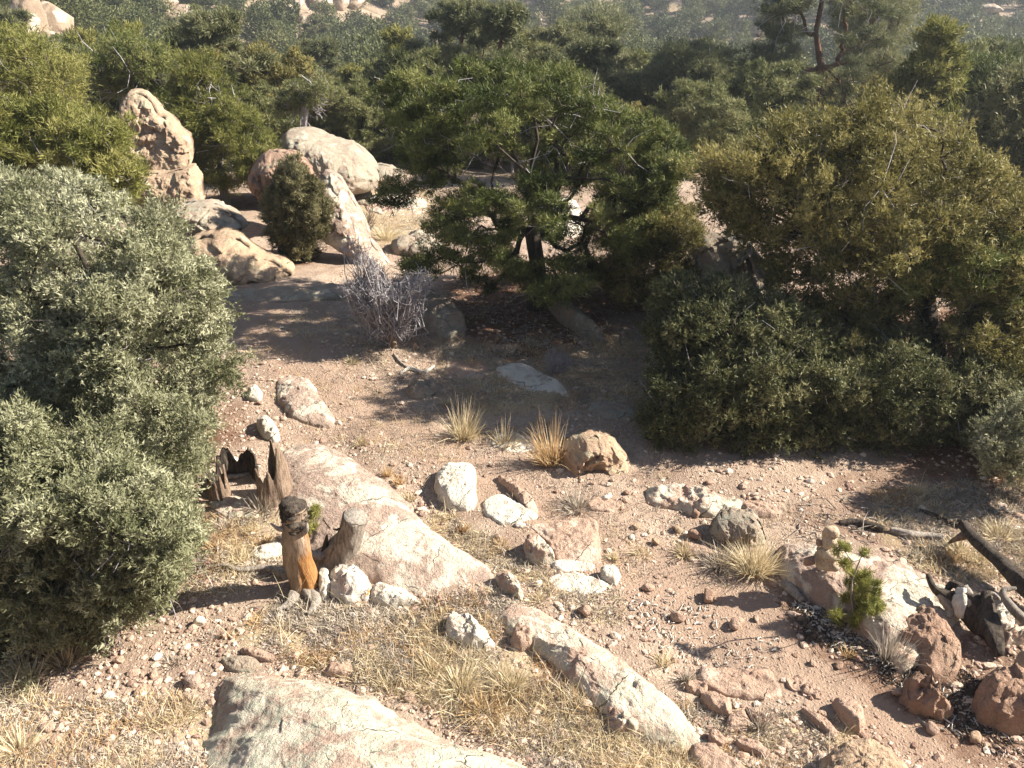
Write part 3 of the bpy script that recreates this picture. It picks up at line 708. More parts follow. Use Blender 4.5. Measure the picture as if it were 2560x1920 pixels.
boulder('boulder', [(470, 600), (510, 585), (560, 580), (600, 590), (650, 625), (705, 655), (735, 680), (715, 700), (620, 712), (500, 710), (450, 660)], 12.9, .7,
        'pale sloping boulder under the flat topped boulder', mat='tan', rough=.06, p=2.6)
boulder('boulder', [(695, 355), (720, 328), (760, 327), (820, 345), (880, 365), (920, 400), (945, 440), (935, 465), (870, 480), (820, 470), (770, 425), (720, 385)], 18.2, 1.0,
        'big rounded lichened boulder at the back with a dark hollow on top', mat='grey', rough=.06, lean=.15, p=4)
boulder('boulder', [(625, 440), (640, 400), (670, 378), (710, 375), (745, 385), (775, 420), (800, 460), (790, 500), (720, 520), (650, 500)], 15.8, .8,
        'upright dark faced rock directly behind the small juniper bush', mat='red', rough=.07, p=3)
boulder('rock_slab', [(790, 455), (830, 470), (870, 520), (905, 570), (930, 625), (960, 650), (985, 685), (975, 695), (920, 680), (850, 640), (800, 610), (770, 560), (760, 500)], 13.6, .45,
        'long pale rock spine running down to the right of the small juniper bush', mat='slab', rough=.03, lean=.5)
slab('rock', [(905, 500), (960, 480), (1030, 480), (1068, 505), (1050, 530), (970, 535), (920, 520)], .1, 'flat pale bedrock in the open patch behind the pinyon limb', mat='lichen', rough=.03)
slab('rock', [(975, 600), (1010, 590), (1080, 590), (1110, 610), (1060, 625), (990, 620)], .25, 'low dark rounded rock in shade left of the pinyon crown', mat='grey', rough=.03)
slab('rock', [(885, 475), (915, 470), (935, 490), (910, 505), (885, 500)], .15, 'small grey rock before the big rounded boulder', mat='grey', rough=.02)
slab('rock_slab', [(540, 735), (600, 722), (760, 718), (880, 722), (880, 745), (760, 750), (600, 752)], .05, 'flat grey ledge crossing the shaded trail', mat='grey', rough=.012, seed=61)
boulder('boulder', [(930, 445), (940, 410), (975, 415), (1010, 430), (1000, 450), (950, 460)], 18.6, .4, 'small pale rock right of the big rounded boulder', mat='grey', rough=.03)
boulder('boulder', [(1720, 640), (1760, 600), (1840, 585), (1880, 620), (1950, 700), (1960, 760), (1850, 790), (1770, 770), (1750, 720)], 11.4, .7,
        'grey rock outcrop with a red hollow between the pinyon and the right juniper', mat='grey', rough=.08)
slab('rock', [(1985, 790), (2010, 780), (2035, 800), (2020, 815), (1990, 812)], .2, 'cream rock glimpsed through the right juniper', mat='pale')
slab('rock', [(1330, 545), (1400, 510), (1450, 520), (1460, 560), (1380, 575)], .4, 'pale boulder glimpsed behind the big pinyon trunk', 'boulder', 'pale', rough=.03)

# ================================================================== TREES
px = lambda a: [(x, y) for x, y in a]
FJ = dict(flat=.9, blades=5, L=.034, w=.013, up=.7, spread=.75, shell=.35)
def px_tree(name, label, cat, basepx, Y, T, outline, n, prad, leaf, bark, tufts, seed, toppx=None, extra=(), gaps=(), baseY=None, trunkn=6, padkw={}, basept=None, wob=.05, **kw):
    rng = np.random.default_rng(seed+1000)
    if basept is None:
        b = at(*basepx)
        if Y is None: Y = b[1]
        else:
            b = atY(basepx[0], basepx[1], Y); b[2] = H(b[0], b[1])
    else:
        b = np.array(basept, float); b[2] = H(b[0], b[1]); Y = Y or b[1]
    padkw = dict(padkw); padkw.setdefault('inset', .55*prad*F/Y)
    pads = pads_from_outline(outline, Y, T, n, rng, gaps, **padkw)
    if extra: pads = np.concatenate([pads, [atY(ex, ey, Y+eo) for ex, ey, eo in extra]])
    top = atY(*toppx, Y) if toppx else np.array([pads[:, 0].mean(), Y, b[2]+.8*(pads[:, 2].max()-b[2])])
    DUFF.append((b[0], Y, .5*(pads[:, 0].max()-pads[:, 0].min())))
    return tree(name, label, cat, b, pads, prad, trunk_path(b, top, trunkn, wob, seed), leaf, bark, tufts, seed, **kw)

# big grey-green juniper, upper crown at the left
px_tree('juniper_tree', 'large grey-green juniper filling the left side beside the trail', 'tree', (270, 1130), 7.7, 1.35,
        [(-160, 520), (0, 425), (120, 405), (230, 430), (330, 490), (430, 540), (500, 610), (560, 690), (575, 790), (598, 880), (605, 945), (575, 1010), (535, 1080), (500, 1170), (470, 1270), (400, 1330), (200, 1340), (0, 1350), (-160, 1330)],
        760, .16, 'jun_grey', 'bark_dark', 120, 1, toppx=(330, 640), gaps=[(265, 860, 28, 50), (40, 890, 45, 40), (210, 690, 35, 30), (0, 640, 45, 45), (150, 1000, 40, 35)], rtip=.005, rmax=.11, fol=FJ, twig=3, dead=60,
        padkw=dict(mind=.16, shell=.6))
px_tree('juniper_tree', 'low spreading grey-green juniper at the lower left, tips touching the soil', 'tree', (150, 1420), 5.9, 1.05,
        [(-200, 1010), (-50, 1030), (60, 980), (160, 1060), (260, 1040), (340, 1110), (430, 1170), (500, 1260), (500, 1340), (470, 1440), (440, 1510), (380, 1540), (330, 1560), (280, 1590), (200, 1625), (120, 1640), (40, 1680), (-200, 1700)],
        560, .14, 'jun_grey', 'bark_dark', 120, 2, toppx=(200, 1220), gaps=[(90, 1230, 35, 30), (170, 1480, 30, 28), (60, 1560, 40, 25), (330, 1420, 25, 20)], rtip=.005, rmax=.08, fol=FJ, twig=3, dead=30,
        padkw=dict(mind=.14, shell=.6, ground=.09))
# big pinyon in the centre: pads in tiers on dark limbs
FP = dict(flat=.6, blades=5, L=.055, w=.0105, up=.9, spread=.7, shell=.25)
px_tree('pinyon_pine', 'big spreading pinyon pine in the centre with dark twisting limbs', 'tree', (1338, 770), None, 1.75,
        [(945, 260), (960, 200), (1020, 155), (1110, 130), (1200, 145), (1300, 130), (1400, 150), (1480, 190), (1530, 235), (1600, 280), (1690, 320), (1735, 380), (1745, 440), (1700, 500), (1640, 560), (1660, 640), (1600, 700), (1500, 735), (1400, 755), (1330, 770), (1260, 750), (1180, 720), (1110, 700), (1020, 690), (1005, 640), (1060, 600), (1070, 520), (1090, 450), (1000, 425), (960, 360), (925, 310)],
        400, .185, 'pinyon', 'bark_dark', 150, 3, toppx=(1325, 230), extra=[(930, 505, -.5), (955, 485, -.5), (985, 470, -.5), (1015, 478, -.45), (1045, 462, -.4), (1080, 452, -.4), (1120, 440, -.3), (985, 500, -.45)], gaps=[(1225, 430, 120, 34), (1130, 475, 60, 22), (1200, 560, 45, 28), (1338, 610, 52, 75), (1440, 500, 60, 32), (1500, 640, 50, 26), (1300, 330, 70, 20), (1450, 350, 50, 18), (1130, 380, 50, 16), (1250, 690, 40, 16), (1560, 420, 50, 18), (1180, 300, 50, 14)],
        rtip=.0065, rmax=.14, fol=FP, twig=3, dead=110, padkw=dict(mind=.18, shell=.7, clump=1.5), pathw=.22, wander=.16, wob=.015)
# its reaching left limb with the sprig at the end
def limb_of(root, pts, r, pads, prad, leaf, seed):
    pass
px_tree('juniper_bush', 'small oval olive juniper bush growing beside the pale rock spine', 'bush', (742, 650), None, .55,
        [(655, 520), (668, 490), (690, 455), (700, 420), (735, 395), (770, 420), (795, 455), (820, 500), (832, 550), (825, 590), (795, 625), (755, 650), (715, 645), (680, 615), (655, 570)],
        150, .12, 'jun_bush', 'bark_dark', 110, 4, toppx=(745, 430), rtip=.004, rmax=.05, fol=dict(flat=1.1, blades=5, L=.05, w=.011, up=1.2, spread=.5, shell=.3), twig=4, padkw=dict(mind=.12, shell=.6, inset=6, clump=0), twr=.003)
# right group
px_tree('juniper_tree', 'tall golden-olive juniper with silvery dead twigs at the right', 'tree', (2330, 930), 9.9, 1.7,
        [(1700, 470), (1740, 400), (1800, 345), (1880, 320), (1960, 310), (2050, 300), (2110, 250), (2200, 228), (2290, 232), (2360, 290), (2430, 350), (2500, 400), (2560, 430), (2700, 520), (2750, 760), (2700, 950), (2520, 960), (2380, 880), (2200, 900), (2060, 860), (1950, 800), (1890, 700), (1850, 620), (1790, 560), (1720, 520)],
        640, .2, 'jun_olive', 'bark_dark', 125, 5, toppx=(2250, 380), gaps=[(2000, 640, 60, 24), (2150, 700, 90, 30), (2320, 790, 70, 90), (2040, 740, 50, 30), (1930, 560, 40, 20), (2250, 560, 50, 18), (2230, 840, 60, 40)], rtip=.0065, rmax=.14,
        fol=dict(flat=.85, blades=5, L=.044, w=.014, up=.8, spread=.7, shell=.3), twig=4, dead=170, padkw=dict(mind=.2, shell=.65))
px_tree('juniper_tree', 'dense dark juniper mound shading the trail beside the pitted boulder', 'tree', (1900, 1130), 8.7, 1.0,
        [(1615, 790), (1650, 740), (1690, 690), (1740, 720), (1790, 680), (1840, 690), (1880, 750), (1950, 720), (2010, 760), (2060, 830), (2120, 860), (2140, 1000), (2130, 1120), (2050, 1190), (1950, 1235), (1850, 1240), (1740, 1225), (1660, 1150), (1600, 1060), (1625, 960), (1610, 860)],
        400, .17, 'jun_dark', 'bark_dark', 130, 6, toppx=(1880, 860), rtip=.005, rmax=.09, fol=dict(flat=.85, blades=5, L=.038, w=.014, up=.6, spread=.75, shell=.35), twig=2, dead=50, padkw=dict(mind=.17, shell=.6), gaps=[(1800, 850, 30, 20), (1960, 960, 35, 22), (1740, 1040, 25, 25)])
px_tree('juniper_tree', 'dark olive juniper mound under the tall golden one', 'tree', (2290, 1110), 8.8, 1.0,
        [(2050, 910), (2100, 840), (2170, 870), (2230, 800), (2310, 840), (2390, 900), (2450, 850), (2540, 930), (2620, 860), (2680, 860), (2720, 1000), (2640, 1120), (2500, 1170), (2420, 1190), (2300, 1170), (2200, 1180), (2100, 1150), (2050, 1050)],
        300, .17, 'jun_dark', 'bark_dark', 125, 7, toppx=(2290, 950), rtip=.005, rmax=.08, fol=dict(flat=.85, blades=5, L=.038, w=.014, up=.6, spread=.75, shell=.35), twig=3, dead=40, padkw=dict(mind=.17, shell=.6), gaps=[(2200, 1000, 30, 22), (2380, 1040, 40, 20)])
px_tree('pinyon_pine', 'bright green young pinyon inside the right juniper thicket', 'tree', (2420, 930), 9.0, .6,
        [(2180, 700), (2240, 650), (2330, 600), (2420, 560), (2540, 600), (2640, 640), (2640, 800), (2560, 840), (2440, 760), (2330, 740), (2240, 760)],
        90, .17, 'pinyon', 'bark_dark', 120, 8, toppx=(2430, 640), rtip=.006, rmax=.07, fol=FP, twig=2, dead=20, padkw=dict(mind=.2, shell=.7))
px_tree('juniper_bush', 'pale olive bush at the right edge above the fallen log', 'bush', (2560, 1190), None, .5,
        [(2430, 1100), (2480, 1030), (2560, 990), (2650, 1000), (2700, 1100), (2660, 1190), (2560, 1215), (2480, 1190)],
        90, .13, 'jun_grey', 'bark_dark', 90, 9, rtip=.004, rmax=.04, fol=FJ, twig=4, padkw=dict(mind=.12))
px_tree('juniper_bush', 'loose olive shrub between the big pinyon and the right junipers', 'bush', (1640, 760), None, .7,
        [(1470, 590), (1540, 520), (1600, 475), (1680, 470), (1740, 520), (1765, 600), (1765, 690), (1720, 750), (1650, 775), (1560, 765), (1490, 700)],
        190, .14, 'jun_olive', 'bark_grey', 75, 10, rtip=.004, rmax=.05, fol=dict(flat=1, blades=5, L=.05, w=.010, up=1.0, spread=.6, shell=.25), twig=5, dead=30, padkw=dict(mind=.14))
# middle distance, placed one by one:  outline in px, distance found from the foot
FM = dict(flat=.7, blades=5, L=.075, w=.014, up=.8, spread=.7, shell=.3)
px_tree('pinyon_pine', 'bushy yellow-green pinyon with a bare grey stem between the rock fin and the back boulder', 'tree', (560, 470), 17.9, 1.1,
        [(435, 170), (480, 140), (530, 165), (560, 210), (595, 250), (640, 300), (685, 335), (705, 380), (690, 420), (640, 455), (580, 480), (520, 465), (490, 430), (455, 430), (430, 380), (450, 330), (440, 270), (420, 220)],
        170, .24, 'pinyon_y', 'bark_grey', 110, 20, toppx=(505, 190), rtip=.007, rmax=.08, fol=FM, twig=3, dead=40, gaps=[(515, 330, 22, 26)], padkw=dict(mind=.22, shell=.7, inset=8), twr=.006)
px_tree('pinyon_pine', 'yellow-green pinyon behind the left juniper, hiding the foot of the rock fin', 'tree', (170, 560), 12.5, 1.2,
        [(-150, 300), (0, 230), (80, 240), (180, 270), (260, 290), (320, 330), (345, 400), (350, 470), (330, 540), (220, 520), (100, 470), (0, 480), (-150, 520)],
        230, .22, 'pinyon_y', 'bark_grey', 110, 21, toppx=(150, 300), rtip=.006, rmax=.09, fol=FM, twig=3, dead=40, padkw=dict(mind=.22, shell=.7), twr=.005)
px_tree('pinyon_pine', 'tall green pinyon at the upper left edge', 'tree', (60, 420), 18, 1.5,
        [(-150, 120), (-40, 60), (50, 70), (140, 120), (190, 180), (230, 240), (220, 300), (100, 300), (0, 290), (-150, 330)],
        170, .3, 'pinyon_y', 'bark_grey', 100, 22, rtip=.007, rmax=.1, fol=FM, twig=2, dead=30, padkw=dict(mind=.28), twr=.007)
px_tree('pinyon_pine', 'green pinyon directly behind the top of the rock fin', 'tree', (330, 300), 21, 1.5,
        [(210, 170), (270, 90), (340, 90), (420, 130), (440, 190), (450, 260), (420, 310), (330, 250), (250, 240)],
        140, .3, 'pinyon', 'bark_grey', 100, 23, toppx=(320, 110), rtip=.007, rmax=.1, fol=FM, twig=2, dead=50, padkw=dict(mind=.28), twr=.008, gaps=[(310, 150, 22, 30)])
px_tree('ponderosa_pine', 'tall dark trunked pine at the upper right reaching out of the picture', 'tree', (2052, 320), 27, 1.7,
        [(1900, 20), (1960, -160), (2040, -300), (2100, -300), (2170, -140), (2210, 10), (2190, 90), (2240, 150), (2190, 200), (2170, 260), (2080, 270), (1990, 250), (1900, 270), (1830, 230), (1860, 150), (1920, 100), (1880, 60)],
        170, .34, 'ponderosa', 'bark_red', 85, 24, toppx=(2055, -270), rtip=.011, rmax=.17, fol=dict(flat=.45, blades=6, L=.15, w=.016, up=.7, spread=.8, shell=.2), twig=2, twr=.01, dead=80, wob=.012, trunkn=9, sag=.06, minz=.3,
        gaps=[(2050, 160, 60, 200), (1980, 50, 30, 26), (2130, 60, 30, 22), (1950, 190, 26, 16)], padkw=dict(mind=.42, shell=.9, inset=0, clump=0), pathw=.1)
px_tree('ponderosa_pine', 'second tall pine right of the tallest one, forking near its top', 'tree', (2175, 230), 37, 2.2,
        [(2080, 20), (2130, -120), (2180, -180), (2240, -100), (2280, 10), (2260, 90), (2240, 170), (2150, 190), (2100, 130)],
        130, .5, 'ponderosa', 'bark_red', 70, 25, toppx=(2178, -150), rtip=.02, rmax=.15, fol=dict(flat=.45, blades=6, L=.19, w=.022, up=.7, spread=.8, shell=.2), twig=2, twr=.012, wob=.02, trunkn=8, gaps=[(2175, 90, 42, 110)], padkw=dict(mind=.55, shell=.9), pathw=.1)
px_tree('ponderosa_pine', 'bushy grey-green pine with red trunk and curved limbs behind the big pinyon', 'tree', (1750, 350), 27, 2.0,
        [(1630, 150), (1670, 120), (1740, 110), (1810, 130), (1850, 170), (1870, 220), (1830, 270), (1760, 250), (1740, 290), (1690, 280), (1650, 230)],
        150, .38, 'ponderosa', 'bark_red', 90, 26, toppx=(1745, 160), rtip=.012, rmax=.13, fol=dict(flat=.6, blades=6, L=.15, w=.018, up=.8, spread=.8, shell=.25), twig=2, twr=.01, gaps=[(1740, 230, 30, 30)], padkw=dict(mind=.4), wander=.2)
px_tree('ponderosa_pine', 'round topped pine with a bare forked trunk above the big pinyon crown', 'tree', (1488, 175), 62, 4,
        [(1400, 100), (1420, 50), (1460, 20), (1510, 15), (1550, 50), (1560, 90), (1530, 100), (1490, 80), (1440, 110)],
        90, .9, 'ponderosa', 'bark_dark', 80, 27, toppx=(1490, 40), rtip=.03, rmax=.3, fol=dict(flat=.6, blades=6, L=.32, w=.045, up=.8, spread=.8, shell=.25), twig=1, twr=.02, padkw=dict(mind=.9))
px_tree('pinyon_pine', 'rounded green pine behind the golden-olive juniper, thick dark limbs showing', 'tree', (2430, 310), 24, 1.8,
        [(2300, 170), (2380, 130), (2480, 140), (2580, 170), (2660, 260), (2600, 330), (2480, 320), (2390, 280), (2310, 250)],
        150, .36, 'pinyon', 'bark_dark', 90, 28, toppx=(2440, 170), rtip=.01, rmax=.14, fol=dict(flat=.6, blades=6, L=.12, w=.018, up=.8, spread=.8, shell=.25), twig=1, twr=.01, gaps=[(2430, 260, 40, 26)], padkw=dict(mind=.36))
px_tree('dead_tree', 'silvery half dead pine leaning behind the back boulder', 'tree', (715, 330), 20.5, 1.0,
        [(700, 230), (740, 200), (800, 190), (860, 210), (850, 250), (790, 270), (730, 290), (690, 280)],
        60, .2, 'pinyon_mid', 'twig', 60, 29, toppx=(780, 215), rtip=.008, rmax=.08, fol=FM, twig=3, twr=.009, dead=40, padkw=dict(mind=.25), wander=.25)

# dead shrub by the trail
def twig_shrub(name, label, basepx, outline, T, n, seed, mat, r=.0055, stub=None):
    rng = np.random.default_rng(seed); b = at(*basepx)
    pads = pads_from_outline(outline, b[1], T, n, rng, mind=.05)
    pos, par, rr = skeleton([b-np.array([0, 0, .05]), b+np.array([0, 0, .06]), b+np.array([-.02, 0, .14])], pads, rng, r, .03, minz=0, wander=.2, mids=4, pathw=1.0)
    V, f = skel_mesh(pos, par, rr, base_flare=1.0)
    V2, f2 = twigs_mesh(pads, .11, 5, rng, r*.65, 1.2, .9)
    root = empty(name, b); tag(root, label, 'shrub')
    mesh_obj('branches', np.concatenate([V, V2]), [np.concatenate([f[0], f2[0]+len(V)])], M[mat], root, loc=b)
    return root, b
ds, dsb = twig_shrub('dead_shrub', 'bare grey leafless shrub beside the trail', (985, 860), [(850, 620), (880, 600), (930, 640), (970, 690), (1000, 700), (1050, 680), (1080, 690), (1060, 740), (1050, 800), (1010, 830), (960, 835), (910, 810), (870, 760), (845, 720), (870, 690)], .5, 300, 61, 'twig')
P, R = densify([dsb+[0, -.08, -.05], dsb+[-.01, -.08, .1], dsb+[-.03, -.08, .22]], [.075, .06, .045], 8)
V, f = path_tube(P, R, 14, .25, 5); mesh_obj('stub', V, f, M['wood_brown'], ds, loc=dsb)
twig_shrub('dead_shrub', 'wispy brown bare shrub behind the pale rock spine', (900, 590), [(870, 540), (890, 510), (925, 515), (940, 550), (925, 585), (885, 585)], .3, 60, 62, 'wood_brown', .004)
twig_shrub('dead_shrub', 'small grey twiggy plant in the shade of the big pinyon', (1390, 930), [(1365, 890), (1400, 885), (1425, 900), (1415, 930), (1375, 930)], .15, 50, 63, 'twig', .004)

# pine seedling on the trail edge
rng = np.random.default_rng(70)
sb = at(2112, 1572)
sp = pads_from_outline([(2085, 1385), (2110, 1372), (2135, 1400), (2165, 1375), (2195, 1410), (2200, 1460), (2190, 1500), (2200, 1535), (2140, 1550), (2080, 1545), (2045, 1515), (2085, 1460), (2100, 1430)], sb[1], .16, 46, rng, mind=.05, shell=.8)
tree('pine_seedling', 'bright green pine seedling standing beside the cairn slab', 'seedling', sb, sp, .030, trunk_path(sb, atY(2150, 1400, sb[1]), 5, .03, 3), 'seedling', 'bark_grey', 42, 71, rtip=.003, rmax=.012,
     fol=dict(flat=1, blades=7, L=.042, w=.0042, up=.9, spread=.65, shell=.05), twig=1, twr=.0025, minz=.1)
sb = at(785, 1345)
sp = pads_from_outline([(765, 1285), (785, 1265), (800, 1285), (800, 1315), (785, 1340), (768, 1330)], sb[1], .06, 9, rng, mind=.04)
tree('pine_seedling', 'tiny green seedling between the orange stump and the convex slab', 'seedling', sb, sp, .03, trunk_path(sb, atY(785, 1285, sb[1]), 4, .03, 3), 'seedling', 'bark_grey', 50, 72, rtip=.0025, rmax=.008,
     fol=dict(flat=1, blades=7, L=.035, w=.004, up=.9, spread=.65, shell=.05), twig=0, minz=.1)

# ------------------------------------------------------------------ the forest of the valley: prototypes, then copies
def proto(kind, seed, hgt, wid, npad, prad, tufts, leaf, bark, fol, shape='round', low=.15, deadn=0, twig=1):
    rng = np.random.default_rng(seed); pads = []
    while len(pads) < npad:
        u = rng.random(); a = rng.random()*2*math.pi
        z = low+(1-low)*u
        if shape == 'round': w = math.sqrt(max(0, 1-((z-.52)/.52)**2))*(.9+.25*math.sin(3*a+seed))
        elif shape == 'flat': w = (.55+.6*z if z < .75 else 1.0*math.sqrt(max(0, (1.02-z)/.27)))*(.85+.3*math.sin(2*a+seed))
        elif shape == 'cone': w = (1.05-z)**.8*(.85+.3*math.sin(4*a+7*z))
        else: w = (.25+.75*math.sin(math.pi*min(1, (z-.1)*1.08)))*(.75+.4*math.sin(22*z+seed))
        rr = w*rng.random()**.35
        p = np.array([math.cos(a)*rr*wid/2, math.sin(a)*rr*wid/2, z*hgt])
        if pads and np.linalg.norm(np.array(pads)-p, axis=1).min() < prad*.75: continue
        pads.append(p)
    pads = np.array(pads)
    pos, par, r = skeleton(trunk_path((0, 0, -.3), (rng.normal()*.1, rng.normal()*.1, hgt*(.95 if shape in ('cone', 'tall') else .7)), 7, .035, seed), pads, rng, hgt*.0035, hgt*.04, minz=low, pathw=.15, mids=2)
    V, f = skel_mesh(pos, par, r); f = f[0]; mi = np.zeros(len(f), int)
    if twig:
        V2, f2 = twigs_mesh(pads[:npad], prad, twig, rng, hgt*.0022, 1.3); f = np.concatenate([f, f2[0]+len(V)]); V = np.concatenate([V, V2]); mi = np.concatenate([mi, np.ones(len(f2[0]), int)])
    tk = mesh_obj('trunk', V, [f], None, mats=[M[bark], M['twig' if kind == 'bare_brush' else 'bark_grey']], midx=mi)
    V, Fc, t = foliage(pads, prad*rng.uniform(.6, 1.4, npad), tufts, rng, centre=pads.mean(0), **fol)
    cr = mesh_obj('crown', V, [Fc], M[leaf], smooth=False, tint=t)
    ms = (tk.data, cr.data)
    for o in (tk, cr): bpy.data.objects.remove(o)
    return dict(kind=kind, parts=ms, h=hgt, w=wid)
FF = dict(flat=.65, blades=4, L=.15, w=.036, up=.8, spread=.75, shell=.3)
FFj = dict(flat=.85, blades=4, L=.11, w=.034, up=.8, spread=.75, shell=.3)
PR = [proto('pinyon_pine', 201, 3.6, 3.6, 74, .38, 120, 'pinyon_mid', 'bark_dark', FF, 'round', .12),
      proto('pinyon_pine', 202, 4.0, 4.4, 80, .40, 115, 'pinyon_mid', 'bark_dark', FF, 'flat', .2, twig=2),
      proto('pinyon_pine', 203, 4.2, 3.2, 74, .36, 120, 'pinyon_y', 'bark_grey', FF, 'cone', .1),
      proto('juniper_tree', 204, 3.2, 3.2, 80, .34, 125, 'jun_olive', 'bark_grey', FFj, 'round', .08),
      proto('juniper_tree', 205, 2.6, 3.0, 64, .34, 120, 'jun_dark', 'bark_grey', FFj, 'round', .05),
      proto('ponderosa_pine', 206, 6.4, 5.0, 80, .42, 95, 'ponderosa', 'bark_red', dict(flat=.45, blades=5, L=.24, w=.045, up=.7, spread=.8, shell=.2), 'tall', .3),
      proto('bare_brush', 207, 2.4, 3.0, 60, .3, 26, 'brownleaf', 'twig', FFj, 'round', .1, twig=5)]
def place(pi, x, y, s, rot, label, group, cat='tree'):
    p = PR[pi]; z = float(H(x, y))
    root = empty(p['kind'], (x, y, z-.05)); root.rotation_euler[2] = rot; root.scale = (s, s, s*(.92+.16*random.random()))
    tag(root, label, cat, group)
    for nm, me in zip(('trunk', 'crown'), p['parts']):
        if me is None: continue
        o = bpy.data.objects.new(nm, me); COL.objects.link(o); o.parent = root
    return root
BANDS = [(34, 'in the near belt behind the boulders'), (75, 'on the slope dropping into the valley'), (999, 'on the far hillside')]
KL = {0: 'round green pinyon', 1: 'spreading flat topped green pinyon', 2: 'pointed yellow-green pinyon', 3: 'rounded olive juniper', 4: 'low dull green juniper', 5: 'tall open crowned pine', 6: 'greyish brown leafless brush'}
placed = []   # (x,y,r)
MANUAL = [(0.05, 11.8, 2.4), (-4.2, 7.7, 3), (4.6, 9.9, 4), (-5.1, 16.6, 1.8), (-6, 12.5, 2.5), (-9.5, 18, 2.5), (-8.8, 21, 2.0), (10, 30, 1.5), (14.7, 37, 2), (6, 27, 2), (12.5, 24, 2.5), (5.5, 62, 4), (-4.3, 20.5, 1.5),
          (-6.8, 17, 2), (-3.3, 18.2, 1.8), (-4, 15.8, 1.5)]
for m_ in MANUAL: placed.append(m_)
for yy_ in np.arange(15, 29, 1.2): placed.append((.334*yy_, yy_, 1.3))
def free(x, y, r):
    for (a, b, c) in placed:
        if (a-x)**2+(b-y)**2 < (c*.55+r*.55)**2: return False
    return True
# far boulders
FBP = []
def far_boulder(px_, py_, w, hh, label, group, sd, Y=None, d=.8):
    p = at(px_, py_) if Y is None else atY(px_, py_, Y)
    FBP.append((p[0], p[1], w))
    V, Fc = stone_arrays(4, sd, (1, d, hh/w), .22)
    o = mesh_obj('boulder', V*w/2, [Fc], M['far']); z = float(H(p[0], p[1]))
    o.location = (p[0], p[1], z+hh*.28); o.rotation_euler[2] = sd*1.7
    tag(o, label, 'boulder', group)
far_boulder(66, 44, 2.6, 3.2, 'tall tan cliff block in the upper left corner', None, 301, 58)
far_boulder(138, 40, 2.6, 3.0, 'second tan cliff block right of the corner block', None, 302, 62)
far_boulder(108, 66, 3.0, 1.8, 'rounded brown boulder below the corner cliff blocks', None, 303, 54)
FB = [(735, 30, 3.5, 3.6), (712, 45, 2.5, 3), (752, 55, 3, 2), (690, 20, 3, 2), (800, 10, 4, 2), (850, 15, 3, 2.4), (880, 12, 4, 3), (1050, 12, 4, 2), (1195, 22, 4, 3), (1250, 30, 3, 2), (1075, 95, 2.5, 1.6), (725, 75, 2.4, 1.2), (455, 50, 3, 2.2), (470, 65, 3, 1.6), (610, 80, 3, 1.6),
      (480, 95, 2.6, 1.6), (420, 15, 3, 2), (1010, 110, 2, 1.2), (1090, 125, 2, .9), (1850, 95, 2, 1.3), (1900, 80, 2, 1.6), (1340, 55, 2, 1.6), (1650, 40, 2.4, 1.5), (2400, 8, 5, 2), (2470, 25, 4, 1.6), (2440, 60, 3, 1.2), (2560, 50, 4, 2), (495, 115, 2.4, 1.6), (630, 160, 2, 1), (2350, 15, 4, 1.6)]
for i, (a, b, w, hh) in enumerate(FB): far_boulder(a, b+6, w, hh, 'tan boulder showing between the far trees', 'tan boulders between the far trees', 310+i)

for (a_, b_, w_) in FBP:
    placed.append((a_, b_, w_*.8)); placed.append((a_*.985, b_-2.5, w_*.6)); placed.append((a_*.96, b_-5, 1.5))
rng = random.Random(5)
def onscreen(x, y):   # roughly inside the view (a margin each side for small camera moves)
    return abs(x) < .60*y+5
# hand-picked mid trees
HAND = [(0, 900, 300, 1.0), (1, 830, 260, 1.05), (3, 1010, 300, .9), (1, 620, 230, 1.1), (0, 700, 190, 1.0), (2, 500, 110, 1.2), (6, 830, 145, 1.0), (6, 930, 130, .9), (5, 800, 130, .9), (1, 1600, 320, 1.1), (0, 1500, 330, 1.0),
        (3, 1560, 440, .8), (0, 2290, 330, 1.0), (2, 1120, 180, 1.0), (1, 1280, 190, 1.1), (6, 190, 160, 1.1), (6, 130, 190, 1.0), (0, 1410, 420, .9), (1, 1230, 400, 1.0), (0, 2480, 380, 1.0), (4, 1180, 420, .8)]
n_ind = 0
def lab(pi, y):
    for d, nm in BANDS:
        if y < d: return '%s %s' % (KL[pi], nm), '%ss %s' % (KL[pi] if pi != 6 else 'patches of '+KL[pi], nm)
for (pi, x_, y_, s) in HAND:
    p = at(x_, y_); l, g = lab(pi, p[1])
    s *= .68; place(pi, p[0], p[1], s, rng.random()*6.28, l, g, 'tree' if pi != 6 else 'bush'); placed.append((p[0], p[1], PR[pi]['w']*s/2*.9)); n_ind += 1
# fill, nearest first
fill = []
y = 21.0
while y < 135:
    st = 1.8+.020*(y-21)
    x = -(.60*y+4)
    while x < .60*y+4:
        xx = x+rng.uniform(-1, 1)*st*.45; yy = y+rng.uniform(-1, 1)*st*.45
        dens = .84+.35*float(vnoise(xx/9, yy/9, 0, 77))
        r_ = 1.05+.004*(y-21)
        if rng.random() < dens and free(xx, yy, r_*1.15) and not (yy < 24 and -4.5 < xx < -.5): fill.append((xx, yy)); placed.append((xx, yy, r_))
        x += st
    y += st*.85
fill.sort(key=lambda q: q[1])
MAXIND = 278-n_ind
wts = [0, 0, 0, 1, 1, 2, 3, 3, 4, 5, 6]
for (x, y) in fill[:MAXIND]:
    pi = rng.choice(wts); s = rng.uniform(.5, .88)*(1+.006*(y-21))
    if pi == 5: s *= .8
    l, g = lab(pi, y); place(pi, x, y, s, rng.random()*6.28, l, g, 'tree' if pi != 6 else 'bush')
print('forest individuals', n_ind+min(MAXIND, len(fill)), 'rest', max(0, len(fill)-MAXIND), 'last y', fill[min(MAXIND, len(fill)-1)][1])
